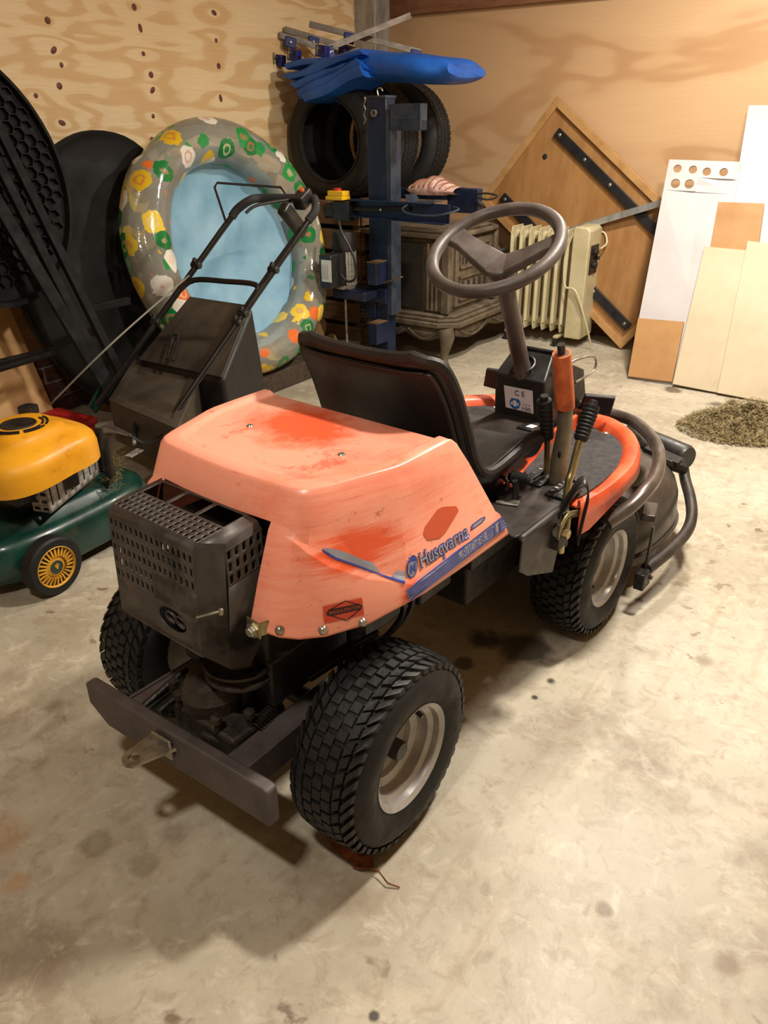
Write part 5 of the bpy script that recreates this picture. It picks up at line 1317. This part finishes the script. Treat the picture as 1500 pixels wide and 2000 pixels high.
# side face (towards the room, y = .02): mesh panel and fluted columns
sdp_ = MB().box((-.50, .010, .29), (-.16, .02, .635)).build('side_grille', K['iron_dark'], st, bevel=.003)
for k_ in range(4): MB().cyl((-.135+k_*.028, .014, .29), (-.135+k_*.028, .014, .64), .010, 10).build('flute', mI, sdp_)
MB().bar((-.02, .012, .28), (-.02, .012, .66), .05, .03, (0, 1, 0)).build('corner_post', mI, st, bevel=.006)
MB().bar((-.012, .53, .28), (-.012, .53, .66), .04, .04, (0, 1, 0)).build('corner_post', mI, st, bevel=.006)
# door face (x = -.02)
dr = MB().box((-.025, .09, .30), (-.004, .49, .645)).build('stove_door', mI, st, bevel=.006)
for y0, y1, z0, z1 in ((.12, .27, .50, .62), (.30, .46, .50, .62), (.12, .46, .33, .46)):
    b = MB(); 
    for (ya, yb, za, zb__) in ((y0, y1, z0, z0+.012), (y0, y1, z1-.012, z1), (y0, y0+.012, z0, z1), (y1-.012, y1, z0, z1)): b.box((-.006, ya, za), (.008, yb, zb__))
    b.build('door_panel', mI, dr, bevel=.002)
    nb = 3 if y1-y0 < .2 else 5
    for k_ in range(nb):
        yc = y0+(y1-y0)*(k_+.7)/(nb+.4)
        MB().box((-.006, yc-.008, z0+.025), (.004, yc+.008, z1-.03)).build('vent', K['iron_dark'], dr, bevel=.002)
MB().tube([(.0, .47, .47), (.03, .48, .47), (.04, .45, .475), (.035, .40, .475)], .008, 8, sm=3).build('door_handle', mI, dr)
for x, y in ((-.02, -.005), (-.50, -.005), (-.02, .83), (-.50, .83)):
    leg = [(x+.02, y-.01, .205), (x+.035, y-.015, .16), (x+.025, y-.012, .10), (x+.01, y-.004, .05), (x+.02, y-.008, .018), (x+.025, y-.01, .0)]
    MB().tube(leg, [.045, .042, .028, .020, .022, .026], 12).build('leg', mI, st, smooth=60)
def apron(p0, p1, out):
    p0, p1 = Vector(p0), Vector(p1); b = MB(); rows = [[], []]
    for q in range(25):
        f_ = q/24; P = p0.lerp(p1, f_); dip = .045+.035*abs(math.sin(f_*math.pi*2))
        rows[0].append(P); rows[1].append(P-Vector((0, 0, dip)))
    b.grid(rows); b.build('apron', mI, st, solid=.014)
    for f0 in (.05, .55):
        sc = []
        for q in range(13):
            f_ = f0+.4*q/12; P = p0.lerp(p1, f_); sc.append(P+Vector(out)*.008-Vector((0, 0, .02+.045*math.sin(math.pi*q/12))))
        MB().tube(sc, .006, 6).build('scroll', mI, st)
apron((-.50, -.015, .205), (-.02, -.015, .205), (0, -1, 0)); apron((.035, .04, .205), (.035, .80, .205), (1, 0, 0))
tag(st, 'dusty grey-brown cast iron wood stove on curved legs behind the log splitter', 'stove')
# heap of striped cloth on the stove
_cl = rl(pbw(852, 374, 1.10)); cl = rempty('striped_cloth', _cl[0], _cl[1], _cl[2]-.012)
rows = []
for i in range(20):
    f_ = i/19; row = []
    for q in range(24):
        a = q*2*math.pi/24; hh = .075*(math.sin(math.pi*min(1, f_*1.15))**.6 if f_ < .87 else .3)
        row.append(Vector((-.13+.27*f_, math.cos(a)*.08*(1+.2*math.sin(4*f_)), max(0.0, .02+hh*.75*math.sin(a)*(1+.12*math.sin(16*f_)))+.0)))
    rows.append(row)
b = MB(); b.grid(rows, True); b.build('cloth', K['cloth_pink'], cl, smooth=70)
for k_ in range(9):
    f_ = .06+k_*.1; rr_ = rows[int(f_*19)]
    MB().tube([p_+Vector((0, 0, .003)) for p_ in rr_[1:12]], .004, 5).build('stripe', K['rail_wood'], cl)
tag(cl, 'crumpled pink striped cloth lying on the rear arm of the log splitter', 'cloth')

# ---- log splitter
LA, LB_ = .86, 1.32
ls = rempty('log_splitter', LA, LB_)
def lsp(x, y, b): d = pbw(x, y, b)-rm(LA, LB_); return Vector((d.dot(WA), -d.dot(WB), d.z))
BP = K['blue_paint']
ct_ = lsp(745, 186, LB_)
cw = abs(lsp(765, 300, LB_).x-lsp(718, 300, LB_).x)
xc = lsp(741, 300, LB_).x
MB().box((xc-cw*.5, -.0, .02), (xc+cw*.28, .08, ct_.z)).build('column', BP, ls, bevel=.004)
MB().box((xc+cw*.28, -.004, .30), (xc+cw*.5, .084, ct_.z-.06)).build('column_face', K['blue_worn'], ls, bevel=.003)
MB().box((xc-cw*.5-.003, -.006, ct_.z-.012), (xc+cw*.28+.003, .086, ct_.z)).build('column_cap', K['blue_worn'], ls, bevel=.002)
MB().lathe([(.012, 0), (.012, .012), (.017, .012), (.017, 0)], 6, Matrix.Translation((xc-.02, -.006, lsp(731, 221, LB_).z)) @ Matrix.Rotation(R(90), 4, 'X')).build('bolt', K['zinc'], ls)
MB().tube([(xc-.03, .04, ct_.z), (xc-.035, .04, ct_.z+.025), (xc-.015, .04, ct_.z+.032), (xc-.005, .04, ct_.z+.018)], .004, 6, sm=3).build('hook', K['zinc'], ls)
w0_, w1_ = lsp(766, 203, LB_), lsp(823, 255, LB_)
MB().box((w0_.x-.02, -.004, w1_.z+.045), (w1_.x, .004, w0_.z)).box((w0_.x-.02, -.004, w1_.z), (w1_.x, .05, w1_.z+.045)).box((w1_.x-.012, -.008, w1_.z), (w1_.x, .05, w0_.z)).build('splitting_wedge', K['blue_worn'], ls, bevel=.002)
chn = [lsp(712+1.5*math.sin(q*1.3), 190+q*4, LB_+.03) for q in range(14)]
MB().tube(chn, .004, 5).build('chain', K['bar_steel'], ls)
# motor with fan hood, terminal box, cable
mc = lsp(673, 505, LB_+.10); r_m = .056
mt, mb_ = lsp(672, 450, LB_+.10).z, lsp(672, 562, LB_+.10).z; MYO = mc.y
mo = MB().lathe([(r_m*.9, mb_), (r_m, mb_+.01), (r_m, mt-.09)], 24, Matrix.Translation((mc.x, MYO, 0))).build('motor', K['alloy'], ls)
MB().lathe([(r_m*1.02, mt-.10), (r_m*1.12, mt-.09), (r_m*1.12, mt-.02), (r_m*.98, mt-.004), (r_m*.3, mt), (0, mt)], 24, Matrix.Translation((mc.x, MYO, 0))).build('fan_hood', K['iron_dark'], mo)
for q in range(24):
    a = q*2*math.pi/24; MB().bar((mc.x+r_m*1.03*math.cos(a), MYO+r_m*1.03*math.sin(a), mb_+.02), (mc.x+r_m*1.03*math.cos(a), MYO+r_m*1.03*math.sin(a), mt-.10), .004, .008, (math.cos(a), math.sin(a), 0)).build('cooling_fin', K['alloy'], mo)
tb0, tb1 = lsp(622, 497, LB_+.27), lsp(650, 566, LB_+.27)
bx = MB().box((tb0.x, -.27, tb1.z), (tb0.x+.075, -.14, tb0.z)).build('capacitor_box', K['plastic_black'], mo, bevel=.006)
l0, l1 = lsp(627, 507, LB_+.271), lsp(648, 552, LB_+.271)
lbp = MB().box((l0.x, -.2716, l1.z), (l1.x, -.2705, l0.z)).build('label', K['ink_white'], bx)
for k_ in range(5): MB().box((l0.x+.006+k_*.008, -.2720, l1.z+.012), (l0.x+.008+k_*.008, -.2717, l0.z-.02-.01*(k_ % 2))).build('print_line', K['cable_grey'], lbp)
MB().tube([lsp(662, 432, LB_+.17), lsp(668, 455, LB_+.19), lsp(690, 500, LB_+.19), lsp(695, 540, LB_+.19), lsp(680, 550, LB_+.19), lsp(665, 536, LB_+.20)], .006, 8, sm=5).build('cable', K['plastic_black'], mo)
MB().box((mc.x-.05, MYO-.05, mb_-.05), (xc, .05, mb_)).build('pump', BP, ls, bevel=.008)
MB().cyl((mc.x-.005, MYO, mb_-.05), (mc.x, MYO, .02), .007, 8).build('oil_pipe', K['zinc'], ls)
# switch box
s0, s1 = lsp(655, 392, LB_+.06), lsp(688, 432, LB_+.06)
sbx = MB().box((s0.x, -.09, s1.z), (s1.x, .0, s0.z)).build('switch_box', K['plastic_black'], ls, bevel=.004)
MB().cyl((s0.x+.0, -.06, (s0.z+s1.z)/2), (s0.x-.055, -.075, (s0.z+s1.z)/2-.004), .036, 18).cyl((s0.x-.05, -.074, (s0.z+s1.z)/2-.004), (s0.x-.058, -.076, (s0.z+s1.z)/2-.004), .026, 16).build('plug_socket', K['plastic_black'], sbx)
y0_ = lsp(645, 389, LB_+.06); y1_ = lsp(677, 373, LB_+.06)
MB().box((y0_.x, -.10, y0_.z), (y1_.x, -.03, y0_.z+.018)).box((y0_.x+.01, -.095, y0_.z+.018), (y1_.x, -.035, y1_.z)).build('switch_cover', K['switch_yellow'], sbx, bevel=.003)
MB().cyl(((y0_.x+y1_.x)/2, -.065, y1_.z), ((y0_.x+y1_.x)/2, -.065, y1_.z+.012), .020, 14).build('stop_button', K['switch_red'], sbx)
# arms
ya = LB_+.04
a0, a1 = lsp(690, 388, ya), lsp(878, 400, ya); z0, z1 = lsp(690, 420, ya).z, lsp(878, 438, ya).z
ya_ = a0.y
arm = MB().prism([(a0.x, ya_, a0.z), (a1.x, ya_, a1.z), (a1.x, ya_, z1), (a0.x, ya_, z0)], (0, .006, 0)).prism([(a0.x, ya_-.05, a0.z), (a1.x*.8, ya_-.05, a1.z+.005), (a1.x*.8, ya_, a1.z+.005), (a0.x, ya_, a0.z)], (0, 0, -.004)).prism([(a0.x, ya_-.06, z0), (a1.x, ya_-.06, z1), (a1.x, ya_, z1), (a0.x, ya_, z0)], (0, 0, .004)).build('control_arm', BP, ls, bevel=.001)
MB().bar(lsp(692, 408, ya+.01), lsp(800, 408, ya+.01), .014, .02).build('arm_rod', K['iron_dark'], arm, bevel=.002)
MB().ball(lsp(743, 410, ya+.03), .007, 6).build('bolt', K['zinc'], arm)
MB().tube([lsp(800, 398, ya+.03), lsp(786, 408, ya+.10), lsp(800, 418, ya+.16), lsp(850, 421, ya+.16), lsp(895, 410, ya+.10), lsp(885, 404, ya+.02)], .0045, 8, sm=5).build('hand_guard', K['blue_worn'], arm)
q4 = [lsp(790, 380, ya+.02), lsp(812, 378, ya+.0), lsp(820, 392, ya), lsp(798, 397, ya+.03)]
MB().prism(q4, (0, .002, -.004)).prism([q4[3], q4[2], lsp(865, 392, ya), lsp(805, 400, ya+.05)], (0, 0, -.003)).build('guard_plate', K['blue_worn'], arm)
yb2 = LB_-.20
e0_, e1_ = lsp(874, 367, yb2), lsp(934, 366, yb2); ez = lsp(934, 418, yb2).z
MB().box((e0_.x, e0_.y, ez), (e1_.x, e0_.y+.05, e0_.z)).build('rear_arm', BP, ls, bevel=.004)
MB().bar(lsp(768, 376, yb2), lsp(876, 380, yb2), .05, .05).build('rear_arm', BP, ls, bevel=.004)
MB().tube([lsp(934, 378, yb2), lsp(955, 378, yb2+.03), lsp(972, 383, yb2+.04), lsp(955, 390, yb2+.05), lsp(934, 386, yb2+.03)], .0045, 8, sm=4).build('hand_guard', K['iron_dark'], ls)
MB().cyl(lsp(934, 396, yb2), lsp(942, 402, yb2), .012, 8).build('bolt', K['iron_dark'], ls)
# lower table bracket and feet
z5 = lsp(745, 575, LB_).z
MB().box((xc-.16, -.03, z5-.04), (xc+.05, .05, z5+.035)).prism([(xc-.16, -.012, z5-.04), (xc-.03, -.012, z5-.04), (xc-.03, -.012, z5-.16)], (0, .02, 0)).build('motor_bracket', BP, ls, bevel=.003)
for px_, py_ in ((735, 512), (737, 630)):
    c_ = lsp(px_, py_, LB_+.06); MB().box((c_.x-.03, -.10, c_.z-.11), (c_.x+.025, -.0, c_.z)).build('table_hook', BP, ls, bevel=.003)
    MB().box((c_.x-.032, -.102, c_.z), (c_.x+.027, .0, c_.z+.004)).build('hook_top', K['crate_wood'], ls)
MB().bar(lsp(752, 552, LB_+.02), lsp(784, 541, LB_+.02), .03, .006).build('rust_plate', K['crate_wood'], ls)
MB().box((xc-.24, -.20, 0), (xc+.14, .20, .025)).build('base_plate', BP, ls, bevel=.004)
MB().box((xc+.05, -.10, .025), (xc+.13, .06, .06)).build('foot', K['blue_worn'], ls, bevel=.003)
tag(ls, 'dark blue upright log splitter with motor, yellow switch cover and wire hand guards', 'log splitter')
# logs lying behind the splitter
for k_, (a, b_, z, an, L_, r_) in enumerate(((.34, 1.44, .066, .05, .36, .065), (.32, 1.295, .071, .05, .34, .07), (.33, 1.37, .185, .1, .30, .06))):
    o = empty('firewood_log', rm(a, b_, z), RA+an)
    MB().cyl((-L_/2, 0, 0), (L_/2, 0, 0), r_, 14).build('bark', K['bark'], o, smooth=50)
    for s in (-1, 1): MB().cyl((s*L_/2, 0, 0), (s*(L_/2+.004), 0, 0), r_*.93, 14).build('cut_end', K['log_end'], o)
    tag(o, ('brown firewood log on the floor beside the log splitter, nearest its pipe', 'brown firewood log on the floor against the slatted crate', 'short firewood log resting on top of two others')[k_], 'log', 'firewood by the splitter')

# ================================================================== things along the right wall
# ---- oil radiator
rd = rempty('oil_radiator', 1.33, .27)
RZ0, RZ1 = .075, .66
CR = K['radiator_cream']
for k_ in range(7):
    x = -.19+k_*.058
    prf = []
    rows = []
    for s in (-1, 1):
        pass
    b = MB()
    # pressed fin: rounded plate with a raised loop
    out_ = [(-.085, RZ0+.03), (-.07, RZ0), (.07, RZ0), (.085, RZ0+.03), (.085, RZ1-.03), (.07, RZ1), (-.07, RZ1), (-.085, RZ1-.03)]
    b.prism([(x-.004, y, z) for y, z in out_], (.008, 0, 0))
    f = b.build('fin', CR, rd, bevel=.003)
    for y in (-.068, -.023, .023, .068): MB().tube([(x, y, RZ0+.05), (x, y, RZ1-.05)], .013, 8).build('fin_channel', CR, f, smooth=50)
    for z_ in (RZ0+.05, RZ1-.05): MB().cyl((x-.029, 0, z_), (x+.029, 0, z_), .026, 14).build('header', CR, f)
eb = MB().prism([(.195, -.095, RZ0-.02), (.295, -.095, RZ0-.02), (.295, -.095, RZ1+.0), (.275, -.095, RZ1+.02), (.205, -.095, RZ1+.02), (.195, -.095, RZ1+.01)], (0, .19, 0)).build('end_box', CR, rd, bevel=.008)
cp = MB().box((.2945, -.06, RZ1-.24), (.299, .06, RZ1-.08)).build('control_panel', K['plastic_black'], eb, bevel=.002)
for y, z in ((.0, RZ1-.12), (.0, RZ1-.19), (.03, RZ1-.155)): MB().cyl((.298, y, z), (.318, y, z), .017 if y == 0 else .01, 14).build('dial', K['iron_dark'], cp)
MB().tube([(.25, .10, RZ1-.02), (.30, .12, RZ1-.03), (.33, .09, RZ1-.08), (.305, .07, RZ1-.11)], .006, 8, sm=4).build('carry_loop', CR, eb)
MB().tube([(.19, -.10, RZ1-.03), (.165, -.105, RZ1-.15), (.18, -.108, RZ1-.30), (.25, -.112, RZ0+.26), (.32, -.10, RZ0+.10), (.36, -.06, .02)], .006, 8, sm=6).build('power_cord', CR, rd)
for x in (-.17, .15):
    MB().bar((x, -.11, .055), (x, .11, .055), .03, .015).build('foot', CR, rd, bevel=.003)
    for s in (-1, 1): MB().cyl((x-.012, s*.10, .024), (x+.012, s*.10, .024), .024, 14).build('castor', K['plastic_black'], rd)
tag(rd, 'cream oil-filled radiator with vertical fins in front of the leaning table top', 'radiator')
# ---- table top leaning on its corner
A_, C_ = (1.255, .045, 1.315), (1.84, .205, 0)
B_ = (.81, .11, .765)
pA, pB, pC = rm(*A_), rm(*B_), rm(*C_)
e1 = (pC-pB); L1 = e1.length; e1.normalize(); e2 = (pA-pB); e2 = (e2-e1*e2.dot(e1)); L2 = e2.length; e2.normalize(); nT = e1.cross(e2)
if nT.dot(WB) < 0: nT = -nT
tb = empty('leaning_table', pC)
def tq(u_, v_, w_): return pB+e1*u_+e2*v_+nT*w_-pC     # u along the long side, v across
top = MB().prism([tq(0, 0, 0), tq(L1, 0, 0), tq(L1, L2, 0), tq(0, L2, 0)], nT*.018).build('panel', K['veneer'], tb, bevel=.002)
for (u0, v0, u1, v1) in ((0, .02, L1, .02), (0, L2-.02, L1, L2-.02), (.02, .04, .02, L2-.04), (L1-.02, .04, L1-.02, L2-.04)):
    MB().bar(tq(u0, v0, .028), tq(u1, v1, .028), .04, .022, nT).build('edge_strip', K['veneer_edge'], tb, bevel=.002)
for v_, u0, u1 in ((.115, .10, L1-.06), (L2-.13, .13, L1-.25)):
    br2 = MB().bar(tq(u0, v_, .030), tq(u1, v_, .030), .05, .022, nT).build('steel_strip', K['bar_black'], tb, bevel=.002)
    for k_ in range(5):
        c_ = tq(u0+.03+(u1-u0-.06)*k_/4, v_, .041); MB().lathe([(.011, 0), (.010, .004), (.005, .007), (0, .007)], 12, Matrix.Translation(c_) @ nT.to_track_quat('Z', 'Y').to_matrix().to_4x4()).build('bolt', K['zinc'], br2)
c_ = tq(.16, L2*.62, .02)
MB().lathe([(.016, 0), (.012, .002), (0, .001)], 10, Matrix.Translation(c_) @ nT.to_track_quat('Z', 'Y').to_matrix().to_4x4()).build('knot_hole', K['iron_dark'], top)
tag(tb, 'brown veneered table top leaning on one corner, with black steel strips', 'table top')
# ---- steel angle bar across the table top
p0, p1 = pbw(900, 515, .165), pbw(1318, 388, .185); d = p1-p0
p0 = p0-d*.0
o = empty('angle_bar', p0)
MB().bar((0, 0, 0), d, .005, .035, (0, 0, 1)).bar(Vector((0, 0, .016))-WB*.014, d+Vector((0, 0, .016))-WB*.014, .03, .004, (0, 0, 1)).build('bar', K['galvanised'], o)
tag(o, 'long grey steel angle bar slanting between the radiator and the table top', 'steel bar')
# ---- leaning boards: one common slope, layered
B0, B1, ZB = .76, .06, 1.34
lnv = (rm(0, B1, ZB)-rm(0, B0, 0)).normalized(); nB = WA.cross(lnv).normalized()
if nB.dot(WB) < 0: nB = -nB
def bd_(x, y, off=0.0): return pl(x, y, rm(0, B0)+nB*off, nB)
def board(name, pts, off, th, m, label, cat='board', holes=None):
    P = [Vector(bd_(x, y, off)) for x, y in pts]
    zmin = min(p_.z for p_ in P); org = min(P, key=lambda q: q.z).copy()
    o = empty(name, org) if not holes else empty(name, org)
    L = [p_-org for p_ in P]
    if not holes: MB().prism(L, nB*-th).build('panel', m, o, bevel=.0015)
    return o, L, org
def base_shift(x, y): return (x, y)
# white board with drilled holes
HL = ((1324, 331), (1354, 333), (1381, 337), (1414, 338), (1320, 360), (1347, 361))
P = [Vector(bd_(x, y, .0)) for x, y in ((1308, 313), (1448, 318), (1392, 765), (1225, 738))]
org = P[3].copy(); org.z = 0
o = empty('drilled_board', org)
ux = (P[1]-P[0]).normalized(); uy = (P[0]-P[3]).normalized()
bmh = bmesh.new()
# grid sheet with holes: strips around a 4 x 2 field of cells, the rest solid
x0v = (P[0]-org)
hc = [Vector(bd_(x, y, 0))-org for x, y in HL]
b = MB()
W_ = (P[1]-P[0]).length; Hh = (P[0]-P[3]).dot(uy)
tl0 = P[0]-org
_k = ux.dot(uy)
def to2(p_):
    d_ = p_-tl0; A1, A2 = d_.dot(ux), -d_.dot(uy); y_ = (A2+A1*_k)/(1-_k*_k); return (A1+y_*_k, y_)
cells = [to2(c_) for c_ in hc]
cols1 = sorted(c_[0] for c_ in cells[:4]); rowy = [sum(c_[1] for c_ in cells[:4])/4, sum(c_[1] for c_ in cells[4:])/2]
def cellrect(xa, xb, ya, yb, hole=None):
    Pq = lambda x, y: tl0+ux*x-uy*y
    if hole is None: b.add([Pq(xa, ya), Pq(xb, ya), Pq(xb, yb), Pq(xa, yb)], [(0, 1, 2, 3)])
    else:
        hx_, hy_, rr_ = hole; ring_hole(b, Pq(xa, ya), ux, -uy, xb-xa, yb-ya, hx_-xa, hy_-ya, rr_, rr_, 24)
xe = [0]+[(cols1[i]+cols1[i+1])/2 for i in range(3)]+[cols1[3]+(cols1[3]-cols1[2])/2, W_]
ym = (rowy[0]+rowy[1])/2
for i in range(5): cellrect(xe[i], xe[i+1], 0, ym, (cells[i][0], cells[i][1], .021) if i < 4 else None)
c2 = sorted(cells[4:]); xm = (c2[0][0]+c2[1][0])/2; xe2 = [0, xm, c2[1][0]+(c2[1][0]-xm), W_]; yb_ = rowy[1]+(rowy[1]-ym)
cellrect(0, xe2[1], ym, yb_, (c2[0][0], c2[0][1], .024)); cellrect(xe2[1], xe2[2], ym, yb_, (c2[1][0], c2[1][1], .024)); cellrect(xe2[2], W_, ym, yb_)
lowL, lowR = P[3]-org, P[2]-org
b.add([tl0-uy*yb_, tl0+ux*W_-uy*yb_, lowR, lowL], [(0, 1, 2, 3)])
b.build('panel', K['board_white'], o, solid=.010, smooth=0, weld=.0004)
tag(o, 'white board with six round holes cut near its top edge', 'board')
# brown panel standing in front of its foot
P = [Vector(bd_(x, y, .022)) for x, y in ((1246, 621), (1336, 628), (1313, 746), (1226, 735))]
org = P[3].copy(); org.z = 0; o = empty('fibreboard_offcut', org)
MB().prism([p_-org for p_ in P], nB*-.016).build('panel', K['mdf_brown'], o, bevel=.002)
tag(o, 'small brown fibreboard panel at the foot of the drilled white board', 'board')
# off-white sheet in front
P = [Vector(bd_(x, y, .040)) for x, y in ((1376, 481), (1640, 505), (1590, 803), (1313, 750))]
org = P[3].copy(); org.z = 0; o = empty('offwhite_sheet', org)
MB().prism([p_-org for p_ in P], nB*-.014).build('panel', K['board_offwhite'], o, bevel=.002)
tag(o, 'large dirty off-white sheet in front, lowest of the leaning boards', 'board')
# second sheet next to it
P = [Vector(bd_(x, y, .052)) for x, y in ((1460, 470), (1700, 500), (1650, 815), (1400, 767))]
org = P[3].copy(); org.z = 0; o = empty('cream_sheet', org)
MB().prism([p_-org for p_ in P], nB*-.010).build('panel', K['board_offwhite'], o, bevel=.002)
tag(o, 'cream sheet overlapping the off-white sheet, its edge stained dark at the floor', 'board')
# brown square board showing between
P = [Vector(bd_(x, y, .012)) for x, y in ((1403, 394), (1493, 397), (1452, 700), (1350, 690))]
org = P[3].copy(); o = empty('fibreboard_square', org)
MB().prism([p_-org for p_ in P], nB*-.010).build('panel', K['mdf_brown'], o, bevel=.002)
tag(o, 'brown fibreboard whose top sticks out above the off-white sheet', 'board')
# tall white board at the back
P = [Vector(bd_(x, y, -.012)) for x, y in ((1462, 205), (1720, 205), (1640, 790), (1372, 762))]
org = P[3].copy(); org.z = 0; o = empty('tall_board', org)
MB().prism([p_-org for p_ in P], nB*-.012).build('panel', K['board_white'], o, bevel=.002)
tag(o, 'tall plain white board behind the others, reaching highest up the wall', 'board')

# ================================================================== floor litter
gp = gz(1455, 838); o = empty('grass_heap', gp)
b = MB(); rnd = random.Random(3)
rows = []
for i in range(10):
    f_ = i/9
    rows.append([Vector((math.cos(a)*.27*f_*(1+.15*math.sin(3*a+1)), math.sin(a)*.20*f_*(1+.12*math.sin(4*a)), .085*(1-f_**2)*(1+.35*math.sin(5*a+9*f_)) if f_ < 1 else .0)) for a in [q*2*math.pi/40 for q in range(40)]])
core = MB().grid(rows, True).build('heap_core', K['clippings'], o, smooth=60)
for q in range(5200):
    a = rnd.uniform(0, 6.283); f_ = rnd.random()**.6*1.08; x, y = math.cos(a)*.27*f_, math.sin(a)*.20*f_
    z = max(.002, .088*(1-min(f_, 1)**2)*(1+.35*math.sin(5*a+9*f_))+rnd.uniform(-.004, .02)); L_ = rnd.uniform(.008, .026); th = rnd.uniform(0, 6.283); tz = rnd.uniform(-.5, .7)
    d = Vector((math.cos(th), math.sin(th), tz*(1 if f_ < .9 else .1)))*L_/2; s_ = Vector((-math.sin(th), math.cos(th), rnd.uniform(-.3, .3)))*.0016
    c_ = Vector((x, y, max(z, abs(d.z)+.001))); b.add([c_-d-s_, c_-d+s_, c_+d+s_, c_+d-s_], [(0, 1, 2, 3)])
tag(b.build('blades', K['clippings'], o, smooth=0), kind='stuff')
o['kind'] = 'stuff'; tag(o, 'small heap of dried grass clippings on the floor before the boards', 'grass clippings')
lf = gz(692, 1676); o = empty('dead_leaf', lf, R(-40))
rows = []
for i in range(9):
    f_ = i/8; w_ = .022*math.sin(math.pi*min(.97, f_+.08))*(1+.3*math.sin(9*f_))
    rows.append([Vector((-.06+.12*f_, -w_+.006*math.sin(7*f_), .004+.010*abs(math.sin(5*f_)))), Vector((-.06+.12*f_, .004*math.sin(6*f_), .010+.012*math.sin(3*f_+.3)**2)), Vector((-.06+.12*f_, w_+.004*math.sin(11*f_), .003+.012*abs(math.cos(4*f_))))])
MB().grid(rows).build('blade', K['mud_leaf'], o, solid=.001, smooth=0)
MB().tube([(.06, 0, .012), (.085, -.006, .008), (.105, .004, .003)], .0016, 6).build('stem', K['mud_leaf'], o)
tag(o, 'curled brown dead leaf by the rear tyre of the riding mower', 'leaf')
